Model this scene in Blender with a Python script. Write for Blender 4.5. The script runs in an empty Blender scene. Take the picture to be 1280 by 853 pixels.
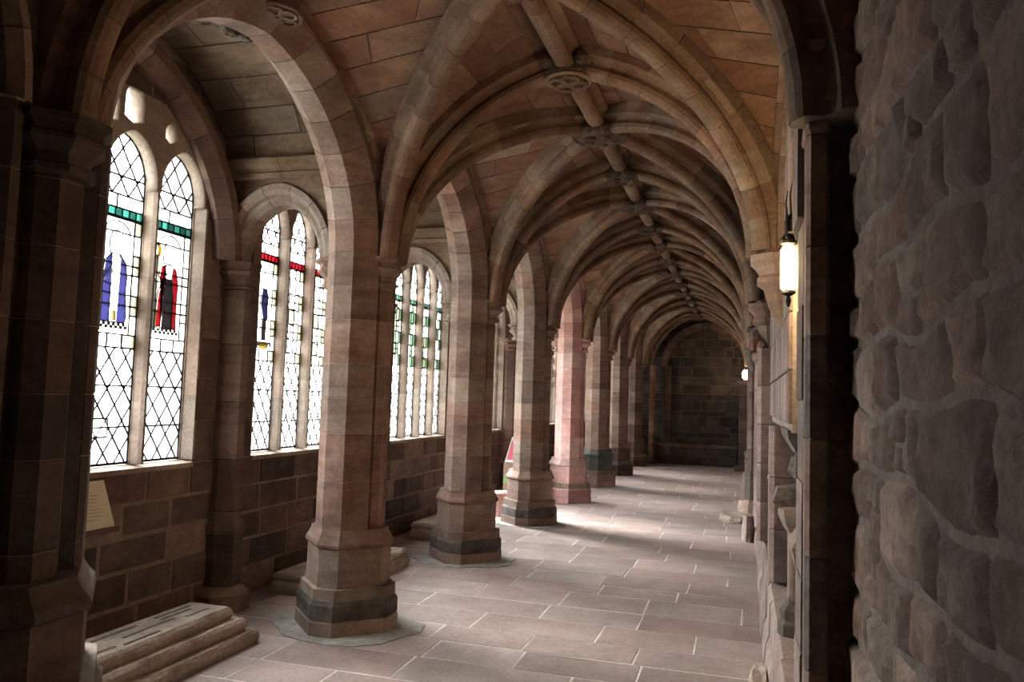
import bpy, math, random
from mathutils import Vector, Matrix

SC = bpy.context.scene
COL = SC.collection
V = Vector
# ------------------------------------------------------------------ camera
def make_camera():
    yaw, pitch, roll, f = math.radians(16.65), math.radians(4.069), math.radians(-1.8), 975.0
    cy, sy, cp, sp = math.cos(yaw), math.sin(yaw), math.cos(pitch), math.sin(pitch)
    fw = V((-sy * cp, cy * cp, sp)); r = V((cy, sy, 0)); u = r.cross(fw)
    c, s = math.cos(roll), math.sin(roll)
    r2 = c * r - s * u; u2 = s * r + c * u
    cam = bpy.data.cameras.new('camera'); ob = bpy.data.objects.new('camera', cam); COL.objects.link(ob)
    cam.sensor_width = 36.0; cam.lens = f / 1280 * 36.0
    cam.clip_start = 0.02; cam.clip_end = 200
    m = Matrix((r2, u2, -fw)).transposed().to_4x4(); m.translation = V((0, 0, 1.6))
    ob.matrix_world = m
    SC.camera = ob
make_camera()
# ------------------------------------------------------------------ world, light, exposure
SKY = 13.0
w = bpy.data.worlds.new('overcast_sky'); SC.world = w; w.use_nodes = True
bg = w.node_tree.nodes['Background']; bg.inputs[0].default_value = (0.95, 0.97, 1.0, 1); bg.inputs[1].default_value = SKY
sun = bpy.data.lights.new('hazy_sun', 'SUN'); sun.energy = 16.0; sun.angle = math.radians(30); sun.color = (1.0, 0.97, 0.95)
so = bpy.data.objects.new('hazy_sun', sun); COL.objects.link(so)
so.rotation_euler = V((math.cos(math.radians(36)) * .93, -math.cos(math.radians(36)) * .36, -math.sin(math.radians(36)))).to_track_quat('-Z', 'Y').to_euler()
SC.view_settings.view_transform = 'Standard'; SC.view_settings.look = 'None'
SC.view_settings.gamma = 1.0; SC.view_settings.exposure = 0.85
SC.cycles.use_denoising = True
SC.cycles.max_bounces = 10; SC.cycles.diffuse_bounces = 7; SC.cycles.transparent_max_bounces = 16
SC.cycles.sample_clamp_indirect = 6.0
SC.cycles.caustics_reflective = False; SC.cycles.caustics_refractive = False

def portal(y, z, sy, sz, x=-4.12):
    l = bpy.data.lights.new('window_daylight', 'AREA'); l.shape = 'RECTANGLE'; l.size = sy; l.size_y = sz
    l.cycles.is_portal = True
    o = bpy.data.objects.new('window_daylight', l); COL.objects.link(o)
    # area light faces local -Z ; want +X
    o.matrix_world = Matrix(((0, 0, -1, x), (1, 0, 0, y), (0, -1, 0, z), (0, 0, 0, 1)))

# ------------------------------------------------------------------ materials
def rgb(c): return (c[0], c[1], c[2], 1)
class NT:
    def __init__(s, name):
        s.m = bpy.data.materials.new(name); s.m.use_nodes = True; s.t = s.m.node_tree
        s.b = s.t.nodes['Principled BSDF']; s.out = s.t.nodes['Material Output']
    def n(s, typ, **kw):
        nd = s.t.nodes.new(typ)
        for k, v in kw.items():
            if k.startswith('i_'):
                nd.inputs[k[2:].replace('_', ' ')].default_value = v
            else: setattr(nd, k, v)
        return nd
    def l(s, a, b): s.t.links.new(a, b)
    def mix(s, fac, a, b, blend='MIX'):
        nd = s.t.nodes.new('ShaderNodeMix'); nd.data_type = 'RGBA'; nd.blend_type = blend
        for i, x in ((0, fac), (6, a), (7, b)):
            if isinstance(x, (int, float)): nd.inputs[i].default_value = x
            elif isinstance(x, tuple): nd.inputs[i].default_value = rgb(x)
            else: s.l(x, nd.inputs[i])
        return nd.outputs[2]
    def ramp(s, x, lo, hi):
        nd = s.t.nodes.new('ShaderNodeMapRange'); nd.inputs[1].default_value = lo; nd.inputs[2].default_value = hi
        s.l(x, nd.inputs[0]); return nd.outputs[0]

def stone(name, c1, c2, c3=None, rand=0.35, hue=0.03, strata=0.3, bump=0.25, scale=3.0, rough=0.85, pit=0.0, spec=0.25, stain=0.6, dist=0.02):
    k = NT(name)
    g = k.n('ShaderNodeNewGeometry'); oi = k.n('ShaderNodeObjectInfo')
    off = k.n('ShaderNodeVectorMath', operation='SCALE'); cmb = k.n('ShaderNodeCombineXYZ')
    for i in range(3): k.l(oi.outputs['Random'], cmb.inputs[i])
    k.l(cmb.outputs[0], off.inputs[0]); off.inputs['Scale'].default_value = 23.0
    pos = k.n('ShaderNodeVectorMath', operation='ADD'); k.l(g.outputs['Position'], pos.inputs[0]); k.l(off.outputs[0], pos.inputs[1])
    n1 = k.n('ShaderNodeTexNoise', i_Scale=scale, i_Detail=5.0, i_Roughness=0.6); k.l(pos.outputs[0], n1.inputs['Vector'])
    n2 = k.n('ShaderNodeTexNoise', i_Scale=45.0, i_Detail=4.0, i_Roughness=0.65); k.l(pos.outputs[0], n2.inputs['Vector'])
    col = k.mix(k.ramp(n1.outputs[0], 0.35, 0.65), c1, c2)
    mp = k.n('ShaderNodeMapping'); mp.inputs['Scale'].default_value = (0.8, 0.8, 6.0); mp.inputs['Rotation'].default_value = (0.5, 0.3, 0)
    k.l(pos.outputs[0], mp.inputs[0])
    n3 = k.n('ShaderNodeTexNoise', i_Scale=2.2, i_Detail=4.0, i_Roughness=0.6, i_Distortion=0.6); k.l(mp.outputs[0], n3.inputs['Vector'])
    c3 = c3 or tuple(0.45 * x for x in c1)
    st = k.n('ShaderNodeMath', operation='MULTIPLY'); st.inputs[1].default_value = strata; k.l(k.ramp(n3.outputs[0], 0.45, 0.7), st.inputs[0])
    col = k.mix(st.outputs[0], col, c3)
    sp = k.ramp(n2.outputs[0], 0.3, 0.7)
    col = k.mix(0.4, col, k.mix(sp, (0.45, 0.43, 0.42), (1.45, 1.45, 1.45)), 'MULTIPLY')
    n4 = k.n('ShaderNodeTexNoise', i_Scale=1.7, i_Detail=7.0, i_Roughness=0.72); k.l(pos.outputs[0], n4.inputs['Vector'])
    col = k.mix(stain, col, k.mix(k.ramp(n4.outputs[0], 0.36, 0.62), (0.42, 0.38, 0.36), (1.25, 1.25, 1.25)), 'MULTIPLY')
    hs = k.n('ShaderNodeHueSaturation')
    rv = k.n('ShaderNodeMapRange'); k.l(oi.outputs['Random'], rv.inputs[0]); rv.inputs[3].default_value = 1 - rand; rv.inputs[4].default_value = 1 + rand
    k.l(rv.outputs[0], hs.inputs['Value'])
    wn = k.n('ShaderNodeTexWhiteNoise', noise_dimensions='1D'); k.l(oi.outputs['Random'], wn.inputs['W'])
    hv = k.n('ShaderNodeMapRange'); k.l(wn.outputs[0], hv.inputs[0]); hv.inputs[3].default_value = 0.5 - hue * 0.3; hv.inputs[4].default_value = 0.5 + hue * 0.3
    k.l(hv.outputs[0], hs.inputs['Hue'])
    sv = k.n('ShaderNodeMapRange'); k.l(wn.outputs[0], sv.inputs[0]); sv.inputs[3].default_value = 1.05; sv.inputs[4].default_value = 0.8
    k.l(sv.outputs[0], hs.inputs['Saturation'])
    k.l(col, hs.inputs['Color']); k.l(hs.outputs[0], k.b.inputs['Base Color'])
    k.b.inputs['Roughness'].default_value = rough; k.b.inputs['Specular IOR Level'].default_value = spec
    h = k.n('ShaderNodeMath', operation='ADD'); k.l(n1.outputs[0], h.inputs[0])
    h2 = k.n('ShaderNodeMath', operation='MULTIPLY'); k.l(n2.outputs[0], h2.inputs[0]); h2.inputs[1].default_value = 0.35 + pit
    k.l(h2.outputs[0], h.inputs[1])
    bp = k.n('ShaderNodeBump', i_Strength=bump, i_Distance=dist); k.l(h.outputs[0], bp.inputs['Height']); k.l(bp.outputs[0], k.b.inputs['Normal'])
    return k.m

def plain(name, c, rough=0.7, metal=0.0, emit=None, es=0.0):
    k = NT(name); k.b.inputs['Base Color'].default_value = rgb(c); k.b.inputs['Roughness'].default_value = rough; k.b.inputs['Metallic'].default_value = metal
    if emit: k.b.inputs['Emission Color'].default_value = rgb(emit); k.b.inputs['Emission Strength'].default_value = es
    return k.m

def glass(name, c, trans=0.6):
    k = NT(name); t = k.t
    tr = k.n('ShaderNodeBsdfTransparent'); tr.inputs[0].default_value = rgb(c)
    tl = k.n('ShaderNodeBsdfTranslucent'); tl.inputs[0].default_value = rgb(c)
    oi = k.n('ShaderNodeObjectInfo')
    mx = k.n('ShaderNodeMixShader'); mx.inputs[0].default_value = 1 - trans
    k.l(tr.outputs[0], mx.inputs[1]); k.l(tl.outputs[0], mx.inputs[2])
    gl = k.n('ShaderNodeBsdfGlossy'); gl.inputs['Roughness'].default_value = 0.15
    m2 = k.n('ShaderNodeMixShader'); m2.inputs[0].default_value = 0.05
    k.l(mx.outputs[0], m2.inputs[1]); k.l(gl.outputs[0], m2.inputs[2]); k.l(m2.outputs[0], k.out.inputs[0])
    return k.m

M = {}
M['pier'] = stone('red_grey_sandstone', (0.25, 0.15, 0.102), (0.335, 0.245, 0.195), (0.12, 0.068, 0.05), rand=0.12, strata=0.55)
M['pier_pink'] = stone('pink_sandstone', (0.52, 0.29, 0.26), (0.54, 0.36, 0.33), (0.34, 0.19, 0.17), rand=0.15, strata=0.4)
M['pier_green'] = stone('green_black_stained_sandstone', (0.06, 0.085, 0.072), (0.14, 0.15, 0.13), rand=0.2)
M['pier_dark'] = stone('dark_brown_sandstone', (0.12, 0.08, 0.06), (0.19, 0.13, 0.1), (0.07, 0.046, 0.035), rand=0.25, strata=0.5)  # darker brown sandstone, shared by responds, far piers and walls
M['pier_shaded'] = stone('shade_darkened_pier_stone', (0.075, 0.05, 0.038), (0.115, 0.08, 0.062), (0.045, 0.03, 0.025), rand=0.25, strata=0.5)  # deep shade on the near left pier, put into its stone colour
M['band'] = stone('algae_darkened_sandstone', (0.05, 0.045, 0.04), (0.16, 0.13, 0.105), (0.2, 0.19, 0.16), rand=0.25, bump=0.5, scale=9)
M['plinth'] = stone('weathered_plinth_sandstone', (0.24, 0.165, 0.13), (0.32, 0.24, 0.19), (0.1, 0.08, 0.065), rand=0.2, bump=0.5, scale=5)
M['rib'] = stone('brown_rib_sandstone', (0.19, 0.108, 0.064), (0.26, 0.17, 0.112), (0.095, 0.053, 0.036), rand=0.2, strata=0.4)
M['web'] = stone('orange_brown_vault_stone', (0.235, 0.115, 0.066), (0.3, 0.18, 0.11), (0.12, 0.058, 0.037), rand=0.22, strata=0.6)
M['barrel'] = stone('olive_brown_vault_stone', (0.18, 0.118, 0.072), (0.255, 0.19, 0.122), (0.105, 0.058, 0.04), rand=0.22, strata=0.6)
M['wall'] = stone('dark_brown_wall_stone', (0.1, 0.064, 0.047), (0.155, 0.105, 0.077), (0.042, 0.031, 0.025), rand=0.4, strata=0.4, bump=0.5, scale=6)
M['jamb'] = stone('pale_brown_jamb_stone', (0.27, 0.205, 0.155), (0.34, 0.27, 0.215), rand=0.15, strata=0.2)
M['mortar'] = stone('grey_lime_mortar', (0.27, 0.22, 0.18), (0.34, 0.29, 0.245), rand=0.0, strata=0.0, bump=0.4, scale=12)
M['mortar_dark'] = stone('dull_brown_mortar', (0.2, 0.145, 0.11), (0.26, 0.195, 0.15), rand=0.0, strata=0.0, bump=0.4, scale=12)
M['mortar_grey'] = stone('grey_rubble_mortar', (0.125, 0.1, 0.08), (0.175, 0.15, 0.125), rand=0.0, strata=0.0, bump=0.4, scale=14)
M['floor_joint'] = stone('pale_floor_joint', (0.62, 0.59, 0.55), (0.7, 0.68, 0.64), rand=0.0, strata=0.0, bump=0.2, scale=12)
M['flag'] = stone('worn_pinkish_grey_paving', (0.3, 0.232, 0.208), (0.37, 0.298, 0.268), (0.225, 0.175, 0.15), rand=0.16, hue=0.025, strata=0.25, bump=0.12, scale=2.2, rough=0.62, spec=0.35, stain=0.35)
M['apron'] = stone('grey_cement_apron', (0.30, 0.29, 0.26), (0.42, 0.41, 0.37), (0.16, 0.15, 0.12), rand=0.0, strata=0.5, bump=0.7, scale=10)
M['rubble'] = stone('rough_brown_rubble', (0.135, 0.085, 0.06), (0.215, 0.15, 0.115), (0.058, 0.04, 0.031), rand=0.3, strata=0.45, bump=0.7, scale=9, pit=0.5, stain=0.8, dist=0.010)
M['ashlar'] = stone('pinkish_ashlar', (0.25, 0.185, 0.16), (0.31, 0.235, 0.205), (0.12, 0.09, 0.075), rand=0.22, strata=0.4, bump=0.5, scale=5)
M['dark_carved'] = stone('blackened_carved_stone', (0.10, 0.085, 0.07), (0.17, 0.145, 0.12), rand=0.2, bump=0.6, scale=14)
M['boss'] = stone('dark_carved_boss_stone', (0.09, 0.06, 0.045), (0.15, 0.1, 0.073), rand=0.2, bump=0.5, scale=14)
M['back'] = stone('dark_back_wall_stone', (0.06, 0.045, 0.034), (0.11, 0.085, 0.065), rand=0.45, bump=0.5, scale=5)  # very dark brown tone for back wall and bench, varied per stone
M['grave'] = stone('pale_worn_grave_stone', (0.40, 0.33, 0.265), (0.50, 0.43, 0.36), (0.2, 0.16, 0.12), rand=0.08, strata=0.3, bump=0.8, scale=9, pit=0.4)
M['lead'] = plain('lead_came_dull_black', (0.012, 0.012, 0.014), 0.6)
M['iron'] = plain('black_wrought_iron', (0.02, 0.018, 0.016), 0.5, 0.6)
M['paper'] = plain('cream_paper', (0.72, 0.66, 0.48), 0.8)
M['ink'] = plain('dark_brown_ink', (0.3, 0.25, 0.18), 0.8)
M['wood'] = plain('dark_brown_wood', (0.09, 0.05, 0.03), 0.6)
M['lamp'] = plain('warm_lamp_glass', (1, 0.85, 0.6), 0.3, 0, (1.0, 0.80, 0.48), 22.0)
M['lamp_far'] = plain('warm_lamp_glass_far', (1, 0.85, 0.6), 0.3, 0, (1.0, 0.82, 0.6), 25.0)
M['lawn'] = plain('cloister_garth_lawn', (0.13, 0.14, 0.085), 0.9)
M['red_card'] = plain('red_printed_card', (0.2, 0.01, 0.03), 0.5)
M['white_card'] = plain('white_card', (0.22, 0.21, 0.2), 0.6)
M['green_card'] = plain('green_card', (0.05, 0.12, 0.02), 0.6)
M['yellow_card'] = plain('yellow_card', (0.6, 0.5, 0.05), 0.6)
G = {'clear': glass('clear_quarry_glass', (0.93, 0.95, 0.95), 0.65), 'milk': glass('milky_white_glass', (0.92, 0.92, 0.90), 0.35),
     'blue': glass('blue_glass', (0.008, 0.008, 0.035), 0.5), 'red': glass('ruby_glass', (0.05, 0.001, 0.002), 0.5),
     'grey': glass('dark_grey_glass', (0.003, 0.0025, 0.0025), 0.5), 'teal': glass('teal_glass', (0.002, 0.014, 0.01), 0.5),
     'teal2': glass('pale_teal_glass', (0.008, 0.045, 0.034), 0.5), 'gold': glass('yellow_stain_glass', (0.1, 0.07, 0.012), 0.5),
     'pale': glass('pale_yellow_glass', (0.11, 0.105, 0.07), 0.5), 'green': glass('pale_green_glass', (0.035, 0.06, 0.035), 0.5),
     'navy': glass('navy_glass', (0.002, 0.002, 0.008), 0.5), 'black': M['lead'], 'pinkish': glass('pale_pink_glass', (0.85, 0.66, 0.66), 0.5)}

# ------------------------------------------------------------------ mesh helpers
class MB:
    def __init__(s): s.v = []; s.f = []
    def add(s, vs, fs):
        o = len(s.v); s.v += [tuple(p) for p in vs]; s.f += [tuple(i + o for i in f) for f in fs]; return s
    def box(s, x0, x1, y0, y1, z0, z1):
        return s.add([(x0, y0, z0), (x1, y0, z0), (x1, y1, z0), (x0, y1, z0), (x0, y0, z1), (x1, y0, z1), (x1, y1, z1), (x0, y1, z1)],
                     [(0, 3, 2, 1), (4, 5, 6, 7), (0, 1, 5, 4), (1, 2, 6, 5), (2, 3, 7, 6), (3, 0, 4, 7)])
    def loft(s, rings, cap=True):
        n = len(rings[0]); vs = [p for r in rings for p in r]; fs = []
        for k in range(len(rings) - 1):
            for i in range(n):
                j = (i + 1) % n; fs.append((k * n + i, k * n + j, (k + 1) * n + j, (k + 1) * n + i))
        if cap: fs.append(tuple(range(n))[::-1]); fs.append(tuple(range((len(rings) - 1) * n, len(rings) * n)))
        return s.add(vs, fs)
    def prism(s, poly, z0, z1, bev=0.0, off=(0, 0)):
        """vertical prism of a plan polygon with worn (inset) top and bottom edges"""
        P = [(x + off[0], y + off[1]) for x, y in poly]
        cx = sum(p[0] for p in P) / len(P); cy = sum(p[1] for p in P) / len(P)
        def ring(z, k): return [(cx + (x - cx) * k, cy + (y - cy) * k, z) for x, y in P]
        if bev:
            r = max(max(abs(x - cx), abs(y - cy)) for x, y in P); k = 1 - bev / r
            return s.loft([ring(z0, k), ring(z0 + bev, 1), ring(z1 - bev, 1), ring(z1, k)])
        return s.loft([ring(z0, 1), ring(z1, 1)])
    def slab(s, q, n, thick, gap=0.008, bev=0.006):
        """a stone on quad q (4 points, ordered), proud along n, edges chamfered, joints of width gap"""
        q = [V(p) for p in q]; n = V(n).normalized()
        def inset(d):
            out = []
            for i in range(4):
                a = (q[(i + 1) % 4] - q[i]); b = (q[i - 1] - q[i])
                la, lb = max(a.length, 1e-6), max(b.length, 1e-6)
                out.append(q[i] + a * min(d / la, 0.45) + b * min(d / lb, 0.45))
            return out
        a = inset(gap / 2); b = inset(gap / 2 + bev)
        vs = [p - n * thick for p in a] + [p - n * bev for p in a] + b
        fs = [(3, 2, 1, 0), (8, 9, 10, 11)]
        for i in range(4):
            j = (i + 1) % 4; fs += [(i, j, 4 + j, 4 + i), (4 + i, 4 + j, 8 + j, 8 + i)]
        return s.add(vs, fs)
    def tube(s, pts, r, n=6):
        pts = [V(p) for p in pts]; rings = []
        for i, p in enumerate(pts):
            t = (pts[min(i + 1, len(pts) - 1)] - pts[max(i - 1, 0)]).normalized()
            a = t.cross(V((0, 0, 1)) if abs(t.z) < 0.9 else V((1, 0, 0))).normalized(); b = t.cross(a)
            rr = r[i] if isinstance(r, (list, tuple)) else r
            rings.append([p + rr * (math.cos(2 * math.pi * k / n) * a + math.sin(2 * math.pi * k / n) * b) for k in range(n)])
        return s.loft(rings)
    def ball(s, c, rx, ry, rz, n=8, m=5, jit=0.0):
        c = V(c); rings = []
        for i in range(m + 1):
            a = -math.pi / 2 + math.pi * (0.03 + 0.94 * i / m); rr = math.cos(a)
            rings.append([c + V((rx * rr * math.cos(2 * math.pi * k / n), ry * rr * math.sin(2 * math.pi * k / n), rz * math.sin(a))) * (1 + random.uniform(-jit, jit)) for k in range(n)])
        return s.loft(rings)
    def sweep(s, pts, lats, nrms, prof):
        return s.loft([[p + a * l + d * n for a, d in prof] for p, l, n in zip(pts, lats, nrms)])
    def build(s, name, mat, parent=None, smooth=False):
        me = bpy.data.meshes.new(name); me.from_pydata([tuple(p) for p in s.v], [], s.f)
        if mat: me.materials.append(mat)
        me.validate(); me.update()
        if smooth:
            for p in me.polygons: p.use_smooth = True
        return link(name, me, parent)
def link(name, me, parent=None):
    o = bpy.data.objects.new(name, me); COL.objects.link(o)
    if parent:
        o.parent = parent
        if parent.type == 'EMPTY': o.matrix_parent_inverse = Matrix.Translation(-parent.location)
    return o
def thing(name, label, cat, loc, group=None):
    o = bpy.data.objects.new(name, None); COL.objects.link(o); o.location = loc; o.empty_display_size = 0.1
    o['label'] = label; o['category'] = cat
    if group: o['group'] = group
    return o
def tag(o, label, cat, group=None):
    o['label'] = label; o['category'] = cat
    if group: o['group'] = group
    return o
def struct(o): o['kind'] = 'structure'; return o
def plate(name, loops, x0, x1, mat, parent=None, bev=0.0):
    """a plate in the Y-Z plane from x0 to x1, outline loops[0], holes loops[1:]"""
    cu = bpy.data.curves.new(name, 'CURVE'); cu.dimensions = '2D'; cu.fill_mode = 'BOTH'
    cu.extrude = abs(x1 - x0) / 2 - bev; cu.bevel_depth = bev; cu.bevel_resolution = 0; cu.offset = -bev
    for lp in loops:
        sp = cu.splines.new('POLY'); sp.points.add(len(lp) - 1); sp.use_cyclic_u = True
        for p, q in zip(sp.points, lp): p.co = (q[0], q[1], 0, 1)
    t = bpy.data.objects.new('tmp', cu); COL.objects.link(t)
    dg = bpy.context.evaluated_depsgraph_get(); me = bpy.data.meshes.new_from_object(t.evaluated_get(dg))
    bpy.data.objects.remove(t); bpy.data.curves.remove(cu)
    xm = (x0 + x1) / 2
    me.transform(Matrix(((0, 0, 1, xm), (1, 0, 0, 0), (0, 1, 0, 0), (0, 0, 0, 1))))
    me.name = name; me.materials.clear(); me.materials.append(mat)
    return link(name, me, parent)

def clip_poly(P, Q):
    """Sutherland-Hodgman: P clipped by the convex counter-clockwise polygon Q"""
    out = P
    for i in range(len(Q)):
        a, b = Q[i], Q[(i + 1) % len(Q)]; src, out = out, []
        def side(p): return (b[0] - a[0]) * (p[1] - a[1]) - (b[1] - a[1]) * (p[0] - a[0])
        for j in range(len(src)):
            p, q = src[j], src[(j + 1) % len(src)]; sp, sq = side(p), side(q)
            if sp >= 0: out.append(p)
            if sp * sq < 0:
                k = sp / (sp - sq); out.append((p[0] + (q[0] - p[0]) * k, p[1] + (q[1] - p[1]) * k))
        if not out: return []
    return out
def area(P): return 0.5 * sum(P[i][0] * P[(i + 1) % len(P)][1] - P[(i + 1) % len(P)][0] * P[i][1] for i in range(len(P)))

random.seed(7)
# ------------------------------------------------------------------ plan of the cloister walk (metres, camera at the origin)
PX = -2.62                                                   # row of piers
LY = [-0.3, 2.18, 4.97, 7.375, 9.76, 12.06, 14.5, 16.9, 19.4, 20.95]   # piers along the walk (index 1 = the dark near one)
RY = [0.1, 2.58, 4.97, 7.375, 9.76, 12.06, 14.5, 16.9, 19.4, 20.95]
XL, XC, XR = -2.47, -1.15, 0.19
RX = [.35, .315] + [XR] * 8                              # springing left, ridge, springing right
ZS, ZR, ZW = 2.50, 3.94, 3.78
WX = -3.70                                                   # inner face of the window wall
YB = 20.85                                                   # back wall
TH = math.radians(80)
def arc(t):
    a = t * TH
    return (1 - math.cos(a)) / (1 - math.cos(TH)), math.sin(a) / math.sin(TH)

# ------------------------------------------------------------------ floor
floor = struct(MB().box(-4.05, 0.6, -2.2, YB + 0.3, -0.2, -0.0022).build('floor', M['floor_joint']))
def flagstones():
    y = 1.6; k = 0
    while y < YB:
        d = random.choice((0.34, 0.4, 0.46, 0.5)) if y < 9 else random.choice((0.36, 0.44, 0.52))
        if y + d > YB - 0.15: d = YB - y
        x = WX - random.uniform(0, 0.5); tilt = random.uniform(-0.006, 0.006)
        while x < 0.2:
            wd = random.uniform(0.5, 0.98); x1 = min(x + wd, 0.3)
            if 0.3 - x1 < 0.22: x1 = 0.3
            j = random.uniform(-0.006, 0.006); z = random.uniform(-0.0015, 0.0015)
            MB().slab([(max(x, WX - .02), y, z), (x1 + j, y + tilt, z), (x1 - j, y + d, z), (max(x, WX - .02), y + d, z)] , (0, 0, 1), 0.03,
                      random.uniform(0.006, 0.013), 0.003).build('paving_slab', M['flag'], floor)
            x = x1
            k += 1
        y += d
flagstones()

# ------------------------------------------------------------------ piers
def octo(a, c):
    """octagon of half width a whose cardinal faces have half width c"""
    return [(-c, -a), (c, -a), (a, -c), (a, c), (c, a), (-c, a), (-a, c), (-a, -c)]
SHAFT_E = [(0.07, -0.262), (0.192, -0.140), (0.192, -0.116), (0.160, -0.098), (0.152, -0.07), (0.188, -0.07), (0.226, -0.034)]
def shaft_poly():
    e = SHAFT_E + [(x, -y) for x, y in reversed(SHAFT_E)]
    return e + [(-x, -y) for x, y in e]
SP = shaft_poly()
def capital(mb_parent, x, y, sgn, mat, z0=2.33, zt=2.535, r0=0.088):
    prof = [(z0, r0), (z0 + .012, r0 + .02), (z0 + .03, r0 + .02), (z0 + .042, r0), (z0 + .075, r0 + .004), (z0 + .095, r0 + .03), (z0 + .118, r0 + .052),
            (z0 + .135, r0 + .052), (z0 + .145, r0 + .036), (zt - .035, r0 + .042), (zt - .022, r0 + .07), (zt, r0 + .07)]
    rings = [[(x + r * math.cos(math.pi / 8 + k * math.pi / 4), y + r * math.sin(math.pi / 8 + k * math.pi / 4), z) for k in range(8)] for z, r in prof]
    return MB().loft(rings).build('capital', mat, mb_parent)
def pier(idx, label, mats, y, dz=0.0, big=1.0):
    """mats: shaft, pedestal, plinth band, plinth foot"""
    x = PX
    OC = lambda a, c: [(p * big, q * (1 + (big - 1) * 1.33)) for p, q in octo(a, c)]
    t = thing('pier', label, 'pier', (x, y, 0), 'octagonal piers of the arcade')
    ms, mp, mb_, mf = mats
    core = MB().prism([(a * .97, b * .97) for a, b in OC(.335, .078)], 0, .3 + dz, 0, (x, y)).build('plinth', M['mortar_dark'], t)
    MB().prism(OC(.35, .082), 0, .10 + dz * .5, .007, (x, y)).build('foot_course', mf, core)
    P = OC(.345, .081); rings = []
    for z, k in ((.105 + dz * .5, 1), (.20 + dz, 1.0), (.285 + dz, .80), (.29 + dz, .80)): rings.append([(x + a * k, y + b * k, z) for a, b in P])
    MB().loft(rings).build('chamfered_course', mb_, core)
    ped = MB().prism([(a * .98, b * .98) for a, b in OC(.278, .073)], .28 + dz, .56 + dz, .003, (x, y)).build('pedestal', M['mortar_dark'], t)
    MB().prism(OC(.282, .074), .292 + dz, .555 + dz, .006, (x, y)).build('pedestal_block', mp, ped)
    rings = []
    for z, k in ((.553, 1.0), (.562, 1.05), (.58, 1.07), (.60, 1.05), (.625, .99), (.655, .94), (.675, .925)):
        rings.append([(x + a * k * 0.298 / .298, y + b * k, z + dz) for a, b in OC(.282, .074)])
    MB().loft(rings).build('base_moulding', mp if mp is M['pier_green'] else ms, t)
    S_ = [(a * big, b * (1 + (big - 1) * 1.33)) for a, b in SP]
    sh = MB().prism([(a * .988, b * .988) for a, b in S_], .66 + dz, 2.56, 0, (x, y)).build('shaft', M['mortar'], t)
    z = .672 + dz
    rnd = random.Random(idx * 31 + 5)
    cuts = [z] + [c for c in (1.02, 1.30, 1.53, 1.79, 2.06, 2.315) if c > z + .1] + [2.552]
    cuts = [c + (rnd.uniform(-.03, .03) if 0 < i < len(cuts) - 2 else 0) for i, c in enumerate(cuts)]
    for a, b in zip(cuts, cuts[1:]):
        MB().prism(S_, a + .0015, b - .0015, .004, (x, y)).build('shaft_stone', ms, sh)
    for sg in (1, -1): capital(t, x + sg * (.16 if sg > 0 else .19) * big, y, sg, ms, r0=.092 * big)
    return t
PM = (M['pier'], M['pier'], M['band'], M['plinth'])
pier(1, 'very dark foreground pier at left edge, nearest the viewer', (M['pier_shaded'],) * 4, LY[1], .24, 1.35)
pier(2, 'largest fully visible pier, grey lit left face, standing beside the stepped grave slab', PM, LY[2])
pier(3, 'second fully visible pier from the front, dark band round its plinth, next behind the largest', PM, LY[3])
pier(4, 'third fully visible pier, greenish plinth, in front of the pink pier', PM, LY[4])
pier(5, 'pink pier with salmon pedestal, brightly lit from the left', (M['pier_pink'], M['pier_pink'], M['pier_pink'], M['pier_pink']), LY[5])
pier(6, 'pier with black-green stained pedestal just behind the pink pier', (M['pier'], M['pier_green'], M['plinth'], M['plinth']), LY[6])
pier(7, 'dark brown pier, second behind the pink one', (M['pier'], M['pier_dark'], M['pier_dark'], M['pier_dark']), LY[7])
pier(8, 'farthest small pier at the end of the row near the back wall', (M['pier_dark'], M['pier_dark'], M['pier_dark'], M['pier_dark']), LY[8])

# aprons of grey cement round the feet of the nearer piers
for i in (2, 3, 4):
    n = 18; rnd = random.Random(i); vs = []
    for k in range(n):
        a = 2 * math.pi * k / n; r = .47 + rnd.uniform(-.04, .06); vs.append((PX + r * math.cos(a) * 1.05, LY[i] + r * math.sin(a) * .95))
    MB().prism(vs, -.003, .006).build('cement_apron', M['apron'], floor)

# ------------------------------------------------------------------ arches of the arcade
def arch_curve(a, b, zs, rise, x=None, y=None, n=24, power=1.0, thm=math.radians(84)):
    """points, lateral and inward normals of an arch spanning a..b along Y (x given) or along X (y given)"""
    pts = []
    m = (a + b) / 2
    for i in range(n + 1):
        s = -1 + 2 * i / n; ang = (1 - abs(s)) * thm
        u = (1 - math.cos(ang)) / (1 - math.cos(thm)); v = math.sin(ang) / math.sin(thm)
        h = a + (m - a) * u if s < 0 else b + (m - b) * u
        pts.append(V((x, h, zs + rise * v)) if x is not None else V((h, y, zs + rise * v)))
    lat = V((1, 0, 0)) if x is not None else V((0, 1, 0))
    nr = []
    for i in range(n + 1):
        t = pts[min(i + 1, n)] - pts[max(i - 1, 0)]
        nn = t.cross(lat).normalized()
        c = V((x if x is not None else m, m if x is not None else y, zs))
        if nn.dot(c - pts[i]) < 0: nn = -nn
        nr.append(nn)
    return pts, [lat] * (n + 1), nr
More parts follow.
